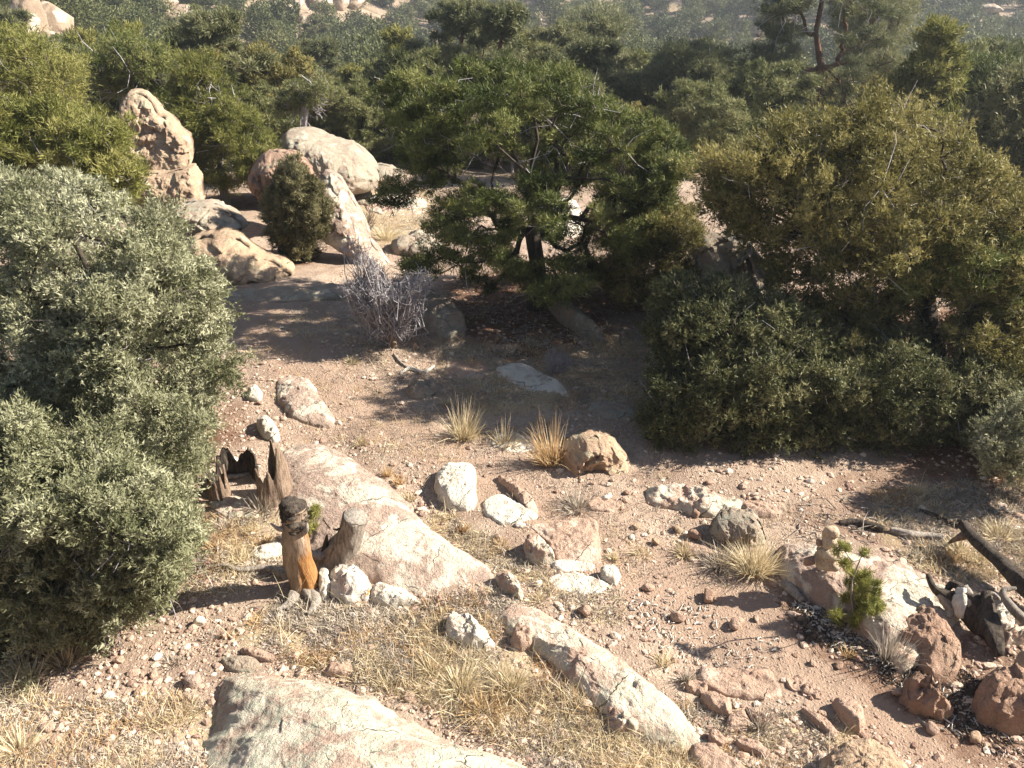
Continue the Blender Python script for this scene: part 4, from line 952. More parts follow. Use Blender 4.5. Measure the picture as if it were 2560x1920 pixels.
for i_, (x_, y_) in enumerate([(11.2, 14), (12.6, 17.5), (10.2, 18.8), (-10.5, 13.5), (-9.2, 10), (-12.5, 17)]):
    place((0, 3, 4, 0, 3, 1)[i_], x_, y_, .95, i_*1.1, ['round pinyon standing at the fringe of the clearing', 'olive juniper standing at the fringe of the clearing', 'low juniper standing at the fringe of the clearing'][(0, 1, 2, 0, 1, 0)[i_]], 'trees at the fringe of the clearing', 'tree')
# the rest of the wood as one mass
def wood():
    r = np.random.default_rng(9); libs = {}
    for key, mul, tl, tw_ in (('near', 2.3, .20, .058), ('far', 1.6, .27, .075)):
        lib = []
        for s_, (hg, wd, n_) in enumerate([(3.0, 3.2, 1500), (3.6, 2.9, 1400), (2.4, 3.0, 1300), (5, 3.2, 1700), (3.2, 3.6, 1500)]):
            n_ = int(n_*mul); a = r.normal(size=(n_, 3)); a /= np.linalg.norm(a, axis=1, keepdims=True)
            l_ = 1+.55*fbm(a[:, 0]*2.6+s_*5, a[:, 1]*2.6, a[:, 2]*2.6, 3, 3)
            q = a*(r.random(n_)[:, None]**.22)*l_[:, None]*np.array([wd/2, wd/2, hg*.44])+np.array([0, 0, hg*.54])
            d = a+r.normal(size=a.shape)*.8; d[:, 2] += .3; d /= np.linalg.norm(d, axis=1, keepdims=True)
            sd = np.cross(d, a+.4*r.normal(size=a.shape)); sd /= np.linalg.norm(sd, axis=1, keepdims=True)
            L_ = tl*(.6+.8*r.random(n_))[:, None]
            clump = fbm(q[:, 0]*1.1, q[:, 1]*1.1, q[:, 2]*1.1+s_, 2, 4)
            lib.append((np.stack([q-sd*tw_, q+sd*tw_, q+d*L_], 1), .5+.25*clump+.12*r.normal(size=n_)))
        libs[key] = lib
    rest = list(fill[MAXIND:])
    yy = 135.0
    while yy < 330:
        st = 3.4+(yy-135)*.02
        for xx in np.arange(-.62*yy-10, .62*yy+10, st):
            if r.random() < .62: rest.append((xx+r.uniform(-1, 1)*st*.4, yy+r.uniform(-1, 1)*st*.4))
        yy += st
    Vs, Ts = [], []
    for (x, y) in rest:
        tri, tn = libs['near' if y < 78 else 'far'][r.integers(0, 5)]
        a = r.random()*6.28; c, s = math.cos(a), math.sin(a); k = r.uniform(.6, 1.2)*(1 if y < 200 else 1.2)
        if y > 165: sel = slice(0, 900)
        else: sel = slice(None)
        q = tri[sel]@np.array([[c, s, 0], [-s, c, 0], [0, 0, 1]])*k+np.array([x, y, float(H(x, y))])
        Vs.append(q.reshape(-1, 3)); Ts.append(np.repeat(tn[sel]+r.normal()*.2, 3))
    V = np.concatenate(Vs); print('wood tris', len(V)//3, 'trees', len(rest))
    o = mesh_obj('distant_wood', V, [np.arange(len(V)).reshape(-1, 3)], M['wood_far'], smooth=False, tint=np.clip(np.concatenate(Ts), 0, 1))
    tag(o, 'distant wood of pinyon and juniper covering the far hillside', 'wood', kind='stuff')
wood()
# ================================================================== DEAD WOOD
# orange stump
b = at(748, 1492); Y0 = b[1]+.10; b = np.array([b[0], Y0, H(b[0], Y0)])
root = empty('tree_stump', b); tag(root, 'upright peeled stump glowing orange with a blackened top', 'stump')
top = atY(735, 1262, Y0); top[1] = Y0-.02
hh = top[2]-b[2]
Pp = [b+[.03, 0, -.1], b+[.02, 0, .05], b+[0, 0, .25], b+(top-b)*.6, b+(top-b)*.82, top]
P, R = densify(Pp, [.122, .112, .102, .098, .096, .098], 40)
V, f = path_tube(P, R, 56, .17, 4)
V[:, 0] += .008*np.sin(V[:, 2]*9); mesh_obj('trunk', V, f, M['stump_orange'], root, loc=b)
# blackened cracked cap: stacked uneven discs
zz = np.linspace(-.18, .05, 60); rr = np.interp(zz, [-.18, -.12, -.02, .02, .04, .05], [.092, .098, .097, .092, .07, .01])
rr = rr-.014*(np.sin(zz*150+np.sin(zz*40)) > .55)*(zz < .0)
V, f = path_tube(np.column_stack([top[0]+.02*np.maximum(zz, 0)/.07, np.full(60, top[1]), top[2]+zz]), rr, 60, .22, 31)
V += .006*fbm(V[:, 0]*40, V[:, 1]*40, V[:, 2]*40, 3, 5)[:, None]
mesh_obj('charred_top', V, f, M['wood_dark'], root, loc=b)
for (a, bb, c, r0, nm) in [((712, 1325), (692, 1320), (676, 1308), .016, 'branch_stub'), ((758, 1330), (766, 1322), (768, 1308), .018, 'branch_stub')]:
    P, R = densify([atY(*a, Y0-.06), atY(*bb, Y0-.10), atY(*c, Y0-.09)], [r0*1.3, r0, r0*.3], 8); V, f = path_tube(P, R, 10, .3, 7); mesh_obj(nm, V, f, M['wood_grey'], root, loc=b)
for (pts, rr) in [([(720, 1440), (690, 1428), (650, 1420), (600, 1425), (560, 1412), (530, 1418)], [.05, .035, .03, .02, .015, .006]), ([(765, 1480), (782, 1500), (785, 1530)], [.05, .035, .01]), ([(735, 1490), (720, 1510), (690, 1525)], [.05, .03, .01]), ([(772, 1455), (790, 1500), (770, 1535)], [.04, .04, .012])]:
    P, R = densify([at(x, y, .02) for x, y in pts], rr, 16); V, f = path_tube(P, R, 10, .25, 8); mesh_obj('root', V, f, M['wood_grey'], root, loc=b)
# leaning grey stump
b2 = at(855, 1420); Y1 = b2[1]+.08; b2 = np.array([b2[0], Y1, H(b2[0], Y1)])
root = empty('tree_stump', b2); tag(root, 'short grey leaning stump with a flat sawn top and splayed roots', 'stump')
t2 = atY(888, 1292, Y1-.05)
Pp = [b2+[-.06, 0, -.05], b2+[-.02, 0, .06], b2+(t2-b2)*.5, b2+(t2-b2)*.8, t2]
P, R = densify(Pp, [.17, .14, .105, .098, .10], 26); V, f = path_tube(P, R, 34, .16, 14); mesh_obj('trunk', V, f, M['stump_lean'], root, loc=b2)
V, f = path_tube(*densify([t2, t2+(t2-b2)*.02], [.092, .088], 3), 30, .08, 15); mesh_obj('sawn_top', V, f, M['wood_grey'], root, loc=b2)
for (pts, rr) in [([(870, 1400), (885, 1420), (890, 1440)], [.05, .03, .01]), ([(845, 1410), (850, 1430), (870, 1445)], [.05, .03, .01]), ([(838, 1395), (815, 1415), (800, 1440), (805, 1470)], [.06, .045, .035, .015]), ([(860, 1405), (868, 1425), (880, 1440)], [.04, .03, .01])]:
    P, R = densify([at(x, y, .04) for x, y in pts], rr, 14); V, f = path_tube(P, R, 10, .3, 9); mesh_obj('root', V, f, M['wood_grey'], root, loc=b2)
P, R = densify([atY(842, 1380, Y1), atY(815, 1390, Y1-.05), atY(785, 1390, Y1-.09), atY(758, 1372, Y1-.12), atY(745, 1360, Y1-.13)], [.05, .035, .032, .03, .02], 18)
V, f = path_tube(P, R, 12, .3, 10); mesh_obj('branch', V, f, M['wood_grey'], root, loc=b2)
P, R = densify([atY(808, 1382, Y1), atY(815, 1355, Y1), atY(818, 1335, Y1)], [.025, .02, .004], 8); V, f = path_tube(P, R, 8, .2, 10); mesh_obj('branch', V, f, M['wood_dark'], root, loc=b2)
P, R = densify([atY(858, 1318, Y1-.05), atY(843, 1324, Y1-.08), atY(832, 1322, Y1-.09)], [.015, .01, .003], 8); V, f = path_tube(P, R, 8, .2, 10); mesh_obj('branch', V, f, M['wood_dark'], root, loc=b2)
# hollow stump shell
b3 = at(672, 1262); Y2 = b3[1]+.12; b3 = np.array([b3[0], Y2, H(b3[0], Y2)])
root = empty('tree_stump', b3); tag(root, 'dark hollow rotten stump with a jagged shell open to the left', 'stump')
def shell(c, r0, r1, h0, a0, a1, seed, thick=.035, n=46, m=22, jag=.25):
    an = np.linspace(a0, a1, n); V = []
    top_ = h0*(.85+jag*1.5*fbm(an*2+seed, an*0, an*0, 2, seed)+.16*vnoise(an*6+seed, an*0, an*0, 5)-.12*np.abs(vnoise(an*17, an*0, an*0, 6)))
    for side in (0, 1):
        for q in range(m):
            t = q/(m-1); z = t*top_; r = (r0*(1-t)+r1*t+.10*r0*np.exp(-t*6))*(1+.10*fbm(an*4, an*0+t*.6, an*0+seed, 3, seed))-side*thick*(1-.6*t)
            V.append(np.stack([c[0]+np.cos(an)*r, c[1]+np.sin(an)*r, c[2]-.05+z], 1))
    V = np.concatenate(V); f = []
    for side in (0, 1):
        o = side*m*n
        for q in range(m-1):
            i = np.arange(n-1); f.append(np.stack([o+q*n+i, o+q*n+i+1, o+(q+1)*n+i+1, o+(q+1)*n+i], 1))
    i = np.arange(n-1); o = m*n; e = (m-1)*n
    f.append(np.stack([e+i, e+i+1, o+e+i+1, o+e+i], 1))
    for col in (0, n-1):
        q = np.arange(m-1); f.append(np.stack([q*n+col, (q+1)*n+col, o+(q+1)*n+col, o+q*n+col], 1))
    return V, [np.concatenate(f)]
V, f = shell(b3, .19, .16, .50, -2.0, 1.9, 3); mesh_obj('shell', V, f, M['wood_brown'], root, loc=b3)
c2 = b3+np.array([-.36, .16, 0]); c2[2] = H(c2[0], c2[1])
V, f = shell(c2, .20, .22, .36, .3, 3.6, 5); mesh_obj('shell', V, f, M['wood_dark'], root, loc=b3)
V, f = shell(c2+np.array([-.1, -.15, 0]), .10, .08, .28, -2.4, 1.4, 8); mesh_obj('shell', V, f, M['wood_brown'], root, loc=b3)
# branch lying before the hollow stump
def log(name, pts, rr, label, cat='log', mat='wood_grey', k=12, rough=.2, seed=1, dz=None, extra=(), group=None):
    W = [at(x, y, (rr[i]*.7 if dz is None else dz[i])) for i, (x, y) in enumerate(pts)]
    P, R = densify(W, rr, max(12, len(pts)*7)); V, f = path_tube(P, R, k, rough, seed)
    loc = W[0]
    if not extra:
        o = mesh_obj(name, V, f, M[mat], loc=loc); return tag(o, label, cat, group)
    root = empty(name, loc); tag(root, label, cat, group); mesh_obj('trunk', V, f, M[mat], root, loc=loc)
    for e in extra:
        W = [at(x, y, z) for x, y, z in e[0]]; P, R = densify(W, e[1], max(8, len(W)*6)); V, f = path_tube(P, R, 9, .25, seed+1)
        mesh_obj('branch', V, f, M[e[2] if len(e) > 2 else mat], root, loc=loc)
    return root
log('fallen_branch', [(540, 1186), (580, 1192), (610, 1188), (640, 1178)], [.022, .026, .022, .012], 'grey branch stub poking from under the juniper at the hollow stump', 'branch')
# right-hand logs
log('fallen_log', [(2405, 1310), (2440, 1350), (2500, 1405), (2560, 1460), (2640, 1540)], [.04, .055, .064, .07, .075], 'thick weathered dark log raised on its broken end at the right edge', 'log', 'wood_dark', 16, .22, 3, dz=[.22, .20, .17, .14, .1],
    extra=[([(2425, 1335, .20), (2395, 1345, .14), (2372, 1358, .05)], [.04, .025, .01], 'wood_brown'), ([(2412, 1318, .22), (2402, 1300, .27)], [.03, .008])])
log('fallen_branch', [(2098, 1307), (2140, 1306), (2190, 1318), (2210, 1325)], [.02, .032, .036, .03], 'short dark fallen stick behind the cairn', 'branch', 'wood_dark')
log('fallen_branch', [(2225, 1325), (2270, 1335), (2320, 1340), (2358, 1345)], [.025, .034, .032, .035], 'grey fallen stick right of the short dark one', 'branch', 'wood_grey')
log('fallen_branch', [(2300, 1275), (2350, 1295), (2400, 1315)], [.015, .022, .02], 'thin dark stick ending at the thick log', 'branch', 'wood_dark')
log('fallen_branch', [(2505, 1475), (2512, 1455), (2530, 1470)], [.01, .014, .014], 'hooked grey twig', 'branch', 'twig', dz=[.25, .3, .25]) if False else None
log('fallen_branch', [(2540, 1470), (2510, 1476), (2512, 1495), (2540, 1530), (2600, 1580)], [.012, .02, .026, .032, .035], 'smooth grey curved branch hooked over the cream rock', 'branch', 'bark_grey', 10, .1, 4, dz=[.34, .33, .30, .24, .16])
log('fallen_branch', [(1960, 1458), (1985, 1480), (2008, 1503)], [.03, .04, .03], 'stubby grey log piece lying left of the pine seedling', 'branch', 'wood_grey', rough=.3)
log('fallen_branch', [(2260, 1600), (2300, 1612), (2340, 1625), (2365, 1628)], [.014, .02, .02, .012], 'thin dark stick in shade above the pale green rock', 'branch', 'wood_dark')
log('fallen_branch', [(2295, 1795), (2320, 1815), (2350, 1822), (2362, 1826)], [.006, .010, .010, .008], 'forked grey twig on the bare soil of the trail', 'branch', 'wood_grey')
log('fallen_branch', [(2100, 1588), (2130, 1570), (2160, 1558)], [.008, .013, .014], 'pale stick in the litter under the seedling', 'branch', 'wood_pale')
log('fallen_branch', [(985, 885), (1000, 905), (1030, 925), (1050, 925)], [.014, .018, .014, .01], 'bent grey stick below the dead shrub', 'branch', 'wood_grey')
log('fallen_branch', [(1000, 935), (1025, 920), (1060, 930), (1085, 915)], [.012, .02, .02, .01], 'bleached crooked stick above the lichened rock', 'branch', 'wood_pale')
log('fallen_branch', [(1250, 705), (1300, 670), (1370, 668)], [.012, .02, .014], 'pale dead stick under the big pinyon', 'branch', 'wood_pale', dz=[.25, .3, .3])
# gnarled root mass at right
rb = at(2410, 1560)
root = empty('root_mass', rb); tag(root, 'gnarled splintered grey root mass beside the cairn slab', 'roots')
RT = [([(2405, 1470, .32), (2402, 1510, .22), (2400, 1545, .12)], [.03, .055, .02], 'wood_pale'), ([(2410, 1465, .33), (2425, 1505, .24), (2420, 1540, .12)], [.025, .045, .015], 'wood_grey'), ([(2415, 1475, .3), (2440, 1500, .22), (2445, 1530, .1)], [.02, .035, .012], 'wood_grey'),
      ([(2318, 1438, .30), (2335, 1470, .27), (2365, 1490, .24), (2400, 1500, .22)], [.015, .025, .035, .06], 'wood_dark'), ([(2400, 1490, .25), (2450, 1520, .2), (2480, 1580, .14), (2500, 1640, .05)], [.06, .07, .06, .03], 'wood_dark'),
      ([(2365, 1480, .24), (2380, 1460, .28), (2400, 1470, .3)], [.02, .025, .03], 'wood_dark'), ([(2350, 1485, .24), (2375, 1520, .16), (2372, 1545, .1)], [.03, .035, .015], 'wood_grey'), ([(2465, 1480, .34), (2470, 1520, .26), (2465, 1590, .1)], [.03, .045, .05], 'wood_dark'),
      ([(2440, 1500, .22), (2480, 1490, .3), (2500, 1500, .3)], [.04, .03, .01], 'wood_grey'), ([(2400, 1505, .2), (2440, 1560, .1), (2500, 1600, .04)], [.06, .05, .03], 'wood_dark')]
for i, (pts, rr, mt) in enumerate(RT):
    P, R = densify([at(x, y, z*.8) for x, y, z in pts], rr, 18); V, f = path_tube(P, R, 14, .45, 20+i); mesh_obj('root', V, f, M[mt], root, loc=rb)

# ================================================================== GRASS
def blades(base, dirs, L, w, curve, rng, tint):
    """three-segment curved blades"""
    n = len(base); s = np.cross(dirs, rng.normal(size=(n, 3))); s /= np.maximum(np.linalg.norm(s, axis=1, keepdims=True), 1e-6)
    lean = dirs*np.array([1, 1, 0]); pts = []
    for q, t in enumerate((0, .45, .8, 1)):
        c = base+dirs*(L*t)[:, None]+lean*(curve*L*t*t)[:, None]-np.array([0, 0, 1])*(curve*.35*L*t*t)[:, None]
        ww = w*(1, .85, .5, 0)[q]
        pts += [c-s*ww[:, None]*.5, c+s*ww[:, None]*.5] if q < 3 else [c]
    V = np.stack(pts, 1).reshape(-1, 3); o = (np.arange(n)*7)[:, None]
    q1 = o+np.array([[0, 1, 3, 2]]); q2 = o+np.array([[2, 3, 5, 4]]); t1 = o+np.array([[4, 5, 6]])
    return V, [np.concatenate([q1, q2]), t1], np.repeat(tint, 7)
def tuft(px_, py_, r, h, n, label, group, mat='straw', seed=0, upright=1.0, w=.0055, stems=0, p=None):
    rng = np.random.default_rng(seed+500); b = at(px_, py_) if p is None else p
    a = rng.random(n)*6.28; rr = r*rng.random(n)**.6*.5
    base = np.stack([b[0]+np.cos(a)*rr, b[1]+np.sin(a)*rr, np.zeros(n)], 1); base[:, 2] = H(base[:, 0], base[:, 1])-.01
    lean = (rr/(r*.5))*r/max(h, .05)*1.2/upright
    d = np.stack([np.cos(a)*lean+rng.normal(size=n)*.18/upright, np.sin(a)*lean+rng.normal(size=n)*.18/upright, np.ones(n)], 1); d /= np.linalg.norm(d, axis=1, keepdims=True)
    d[:, :2] += rng.normal(size=2)*.12; d /= np.linalg.norm(d, axis=1, keepdims=True)
    L = h*rng.uniform(.2, 1.05, n)
    if stems: L[:stems] = h*rng.uniform(1.3, 1.9, stems); d[:stems] = d[:stems]*[.4, .4, 1]
    V, f, t = blades(base, d, L, np.full(n, w), rng.uniform(-.3, .9, n), rng, np.clip(rng.normal(.5, .28, n), 0, 1))
    o = mesh_obj('grass_clump', V, f, M[mat], loc=b, smooth=False, tint=t)
    return tag(o, label, 'grass clump', group)
tuft(1160, 1095, .17, .34, 420, 'tall blond bunchgrass leaning at the edge of the juniper shade', None, stems=40, seed=1)
tuft(1265, 1110, .16, .20, 220, 'shorter blond bunchgrass between the leaning one and the rusty one', None, stems=14, seed=2)
tuft(1378, 1160, .15, .36, 420, 'tall rusty orange grass clump touching the pitted boulder', None, 'rust_straw', stems=50, seed=3)
tuft(1885, 1425, .20, .30, 620, 'thick golden grass clump against the end of the cairn slab', None, 'straw', stems=24, seed=4, upright=.8)
tuft(1800, 1410, .22, .20, 420, 'low dull grass clump left of the golden one', None, 'grey_tuft', seed=5)
tuft(1440, 1270, .17, .17, 360, 'round wiry beige tuft below the pitted boulder', None, 'grey_tuft', seed=6, stems=12)
tuft(1710, 1385, .10, .13, 200, 'small golden tuft left of the lichened boulder', None, seed=7)
tuft(165, 1650, .19, .22, 420, 'blond grass clump at the foot of the lower left juniper', None, seed=8, stems=20)
tuft(60, 1700, .17, .20, 300, 'blond grass clump by the left edge under the juniper', None, seed=9)
tuft(35, 1880, .2, .2, 350, 'bright grass clump in the bottom left corner', None, seed=10)
tuft(900, 1110, .08, .13, 150, 'little upright tuft on the far edge of the convex slab', None, seed=11)
tuft(655, 1270, .14, .22, 260, 'pale grass growing at the base of the hollow stump', None, 'grey_tuft', seed=12, stems=12)
tuft(880, 905, .1, .1, 200, 'low yellow tuft on the trail side below the dead shrub', None, seed=13)
tuft(1275, 1720, .15, .2, 330, 'bright yellow clump beside the middle of the rock rib', None, seed=14)
tuft(1150, 1720, .16, .18, 330, 'yellow clump in the grass left of the bright one', None, seed=15)
tuft(1210, 1780, .16, .16, 320, 'orange yellow clump near the edge of the nearest slab', None, 'rust_straw', seed=16)
tuft(2290, 1230, .12, .13, 200, 'dry tuft under the right juniper fringe', None, seed=17)
tuft(2225, 1590+60, .12, .25, 260, 'wispy tan grass beside the flat pale green rock', None, 'grey_tuft', seed=18, stems=14)
tuft(1080, 1585+90, .1, .15, 200, 'small yellow clump in the grass behind the nearest slab', None, seed=19)
tuft(965, 1005-410, .3, .3, 420, 'yellow grass clump behind the pale rock spine', None, seed=20)
tuft(855, 480, .12, .3, 160, 'upright straw grass against the big rounded boulder', None, seed=21)
tuft(2500, 1340, .2, .16, 350, 'yellow grass behind the thick log', None, seed=22)
tuft(2400, 1290+90, .2, .14, 300, 'yellow grass in front of the thick log end', None, seed=23)
tuft(1900, 1740+80, .1, .2, 150, 'thin brown grass among the step stones', None, 'grey_tuft', seed=24)
tuft(660, 1420-60, .12, .12, 160, 'small rusty tuft left of the orange stump', None, 'rust_straw', seed=25)
rg = random.Random(3)
SM_T = [(770, 1120), (850, 1180), (1000, 1210), (1020, 1250), (970, 1190), (1130, 1290), (1160, 1330), (1250, 1370), (1350, 1500), (620, 1330), (560, 1320), (540, 1370), (600, 1400), (1600, 1385), (1530, 1395), (2330, 1390), (2380, 1400), (2450, 1400), (2270, 1300), (2340, 1240), (2200, 1290), (1320, 855), (1150, 845),
        (1250, 880), (1410, 880), (1500, 870), (1560, 985), (1180, 915), (1110, 1010), (1000, 700), (520, 1600), (430, 1660), (1570, 1860), (1650, 1870), (1720, 1700), (1660, 1660), (1100, 1420), (2120, 1640), (1450, 780), (1140, 840), (1270, 950), (1480, 960)]
for i, (x, y) in enumerate(SM_T):
    tuft(x+rg.uniform(-6, 6), y, rg.uniform(.05, .11), rg.uniform(.07, .15), 110, 'small dry grass tuft on open soil', 'small dry grass tufts on open soil', rg.choice(['straw', 'straw', 'grey_tuft', 'rust_straw']), seed=60+i)

def world_poly(poly): return np.array([at(x, y)[:2] for x, y in poly])
GR = [world_poly(p) for p in (
    [(680, 1500), (800, 1500), (950, 1515), (1100, 1500), (1240, 1470), (1300, 1510), (1300, 1580), (1420, 1680), (1520, 1790), (1640, 1850), (1740, 1880), (1700, 1990), (1450, 1990), (1250, 1860), (1000, 1740), (830, 1690), (640, 1640), (560, 1590)],
    [(0, 1700), (200, 1760), (430, 1740), (560, 1780), (560, 1990), (-300, 1990), (-300, 1720)],
    [(2180, 1230), (2560, 1180), (2700, 1250), (2700, 1500), (2560, 1450), (2400, 1460), (2300, 1420), (2200, 1350)],
    [(480, 1300), (700, 1260), (700, 1420), (600, 1480), (420, 1500)],
    [(1100, 840), (1700, 820), (1640, 1000), (1200, 1040), (1100, 930)],
    [(1100, 1280), (1250, 1350), (1400, 1440), (1550, 1480), (1560, 1560), (1450, 1560), (1300, 1450), (1150, 1380), (1050, 1300)],
    [(880, 480), (1090, 470), (1100, 600), (960, 640), (920, 560)], [(1700, 1750), (2150, 1800), (2100, 1960), (1700, 1990)], [(560, 900), (700, 760), (1100, 830), (1600, 1000), (1700, 1250), (2200, 1300), (2000, 1480), (1500, 1450), (1100, 1250), (800, 1100)])]
GD = [1600, 1300, 800, 900, 330, 900, 120, 700, 170]
def off_rocks(P):
    ok = np.ones(len(P), bool)
    for q in ROCKPOLY:
        ok &= ~in_poly(P, q)
    return ok
def scatter(poly, n, rng):
    lo, hi = poly.min(0), poly.max(0); out = []
    c = lo+(hi-lo)*rng.random((n*3, 2)); c = c[in_poly(c, poly)]
    return c[:n]
rng = np.random.default_rng(99)
def ground_cover(name, label, mat, fac, h, w, seed, thr):
    rng = np.random.default_rng(seed); B = []
    for poly, dn in zip(GR, GD):
        ar = .5*abs(np.dot(poly[:, 0], np.roll(poly[:, 1], 1))-np.dot(poly[:, 1], np.roll(poly[:, 0], 1)))
        c = scatter(poly, int(min(ar, 9)*dn*fac), rng)
        k = fbm(c[:, 0]*3.2, c[:, 1]*3.2, c[:, 0]*0+seed, 3, seed) > thr*(1+.0*c[:, 0]); B.append(c[k])
    c = np.concatenate(B); c = c[off_rocks(c)]
    # little tussocks
    c = np.repeat(c, 5, 0)+rng.normal(size=(len(c)*5, 2))*.022
    n = len(c); base = np.column_stack([c, H(c[:, 0], c[:, 1])-.008])
    d = np.column_stack([rng.normal(size=(n, 2))*.55, np.ones(n)]); d /= np.linalg.norm(d, axis=1, keepdims=True)
    L = h*rng.lognormal(0, .4, n)
    V, f, t = blades(base, d, L, np.full(n, w), rng.uniform(.1, 1.0, n), rng, np.clip(.5+.3*fbm(c[:, 0]*4, c[:, 1]*4, c[:, 0]*0, 2, 4)+.18*rng.normal(size=n), 0, 1))
    o = mesh_obj(name, V, f, M[mat], smooth=False, tint=t); print(name, n)
    tag(o, label, 'grass', kind='stuff')
ground_cover('dry_grass', 'sparse blond dry grass scattered over the soil between the rocks', 'straw', .8, .075, .0046, 1, .12)
ground_cover('grey_ground_cover', 'low grey-brown dead ground cover matted between the grass', 'grey_tuft', 2.4, .035, .007, 2, -.25)
ground_cover('rusty_grass', 'short reddish dry grass mixed through the blond grass', 'rust_straw', .8, .05, .005, 3, .1)
# long thin seed stems in the foreground grass
c = scatter(GR[0], 150, rng); n = len(c); base = np.column_stack([c, H(c[:, 0], c[:, 1])])
d = np.column_stack([rng.normal(size=n)*.5, rng.normal(size=n)*.4, np.ones(n)]); d /= np.linalg.norm(d, axis=1, keepdims=True)
V, f, t = blades(base, d, rng.uniform(.18, .38, n), np.full(n, .0032), rng.uniform(.1, .5, n), rng, rng.uniform(.5, 1, n))
tag(mesh_obj('seed_stems', V, f, M['straw'], smooth=False, tint=t), 'long thin bleached seed stems standing over the foreground grass', 'grass', kind='stuff')

# ================================================================== GRAVEL, LITTER
TRAIL = [at(x, y)[:2] for x, y in [(560, 690), (640, 800), (760, 900), (880, 980), (960, 1060), (1080, 1120), (1200, 1180), (1350, 1270), (1480, 1370), (1620, 1430), (1780, 1530), (1950, 1640), (2150, 1740), (2350, 1860), (2500, 2000)]]
def gravel(name, label, mat, n, s0, sig, region, seed, clump=.0, sq=(1, .8, .5), smax=.05):
    rng = np.random.default_rng(seed); out = []
    x0, x1, y0, y1 = region
    y = y0+(y1-y0)*rng.random(n*2)**1.35; x = (rng.random(n*2)*2-1)*(.62*y+1)*1.0
    c = np.column_stack([x, y]); c = c[(x > x0) & (x < x1)]
    k = fbm(c[:, 0]*1.3, c[:, 1]*1.3, c[:, 0]*0, 4, seed)*1.3+.35*rng.normal(size=len(c)) > clump; c = c[k]
    dt = np.full(len(c), 9.)
    for a_, b_ in zip(TRAIL[:-1], TRAIL[1:]):
        ab = b_-a_; t_ = np.clip(((c-a_)@ab)/(ab@ab), 0, 1); dt = np.minimum(dt, np.linalg.norm(c-(a_+t_[:, None]*ab), axis=1))
    c = c[rng.random(len(c)) < np.clip((dt-.05)/.45, .12, 1)]
    c = c[off_rocks(c)][:n]; n = len(c)
    s = np.minimum(s0*rng.lognormal(0, sig, n), smax)
    Vs, Fs = [], []; off = 0
    lib = [stone_arrays(1 if i % 3 else 2, 700+i, sq, .3) for i in range(9)]
    a = rng.random(n)*6.28; zz = H(c[:, 0], c[:, 1]); T = []
    which = rng.integers(0, 9, n); tn = np.clip(rng.normal(.5, .25, n), 0, 1)
    for w in range(9):
        idx = np.where(which == w)[0]
        if not len(idx): continue
        V, Fc = lib[w]; ca, sa = np.cos(a[idx]), np.sin(a[idx])
        X = V[None, :, 0]*ca[:, None]-V[None, :, 1]*sa[:, None]; Yy = V[None, :, 0]*sa[:, None]+V[None, :, 1]*ca[:, None]; Z = np.repeat(V[None, :, 2], len(idx), 0)
        Q = np.stack([X, Yy, Z], -1)*s[idx, None, None]; Q += np.column_stack([c[idx], zz[idx]+s[idx]*.12])[:, None]
        Vs.append(Q.reshape(-1, 3)); Fs.append((off+np.arange(len(idx))*len(V))[:, None, None]+Fc[None]); off += len(idx)*len(V)
        T.append(np.repeat(tn[idx], len(V)))
    F_ = np.concatenate([q.reshape(-1, 3) for q in Fs])
    o = mesh_obj(name, np.concatenate(Vs), [F_], M[mat], smooth=False, tint=np.concatenate(T)); print(name, n, len(F_))
    tag(o, label, 'gravel', kind='stuff')
m, nt, bs = new_mat('gravel_stone'); nn = N(nt)
cc = nn.mix(nn.ramp(nn.attr('tint'), 0, .5), (.24, .15, .115), (.42, .30, .225)); cc = nn.mix(nn.ramp(nn.attr('tint'), .5, 1), cc, (.62, .52, .42)); nt.links.new(cc, bs.inputs['Base Color'])
nn.bump(bs, nn.noise(60, 3, .7), .6, .02); M['gravel'] = m
gravel('gravel', 'fine pinkish gravel strewn over the bare soil', 'gravel', 30000, .011, .55, (-6, 8, 3.6, 15), 31, -.25)
gravel('coarse_gravel', 'coarser broken stones mixed in the soil', 'gravel', 4200, .024, .42, (-6, 8, 3.6, 15), 32, .3)
def sticks(name, label, mat, poly, n, L, r, seed, region=None):
    rng = np.random.default_rng(seed); c = scatter(world_poly(poly), n, rng); n = len(c)
    k = fbm(c[:, 0]*2.5, c[:, 1]*2.5, c[:, 0]*0, 2, seed)+.4*rng.normal(size=n) > -.1; c = c[k]; n = len(c)
    a = rng.random(n)*6.28; l = L*rng.lognormal(0, .45, n); z = H(c[:, 0], c[:, 1])+.008
    A = np.column_stack([c, z]); Bm = A+np.column_stack([np.cos(a)*l*.5, np.sin(a)*l*.5, rng.uniform(-.05, .25, n)*l]); a2 = a+rng.normal(size=n)*.3
    B = Bm+np.column_stack([np.cos(a2)*l*.5, np.sin(a2)*l*.5, rng.uniform(-.2, .1, n)*l]); rr = r*rng.uniform(.5, 1.4, n)
    V1, F1 = tubes(A, Bm, rr, rr, 4); V2, F2 = tubes(Bm, B, rr, rr*.4, 4)
    o = mesh_obj(name, np.concatenate([V1, V2]), [np.concatenate([F1, F2+len(V1)])], M[mat], smooth=False); tag(o, label, 'litter', kind='stuff')
sticks('wood_chips', 'bleached wood chips scattered on the trail soil', 'wood_pale', [(1560, 1500), (1700, 1480), (1800, 1530), (1950, 1600), (1950, 1680), (1750, 1680), (1650, 1620), (1580, 1560)], 230, .04, .005, 41)
sticks('wood_chips', 'bleached wood chips piled in the litter of the lower right', 'wood_pale', [(1980, 1500), (2150, 1560), (2300, 1660), (2450, 1760), (2560, 1830), (2600, 1920), (2450, 1880), (2330, 1800), (2200, 1690), (2050, 1600)], 520, .045, .0055, 42)
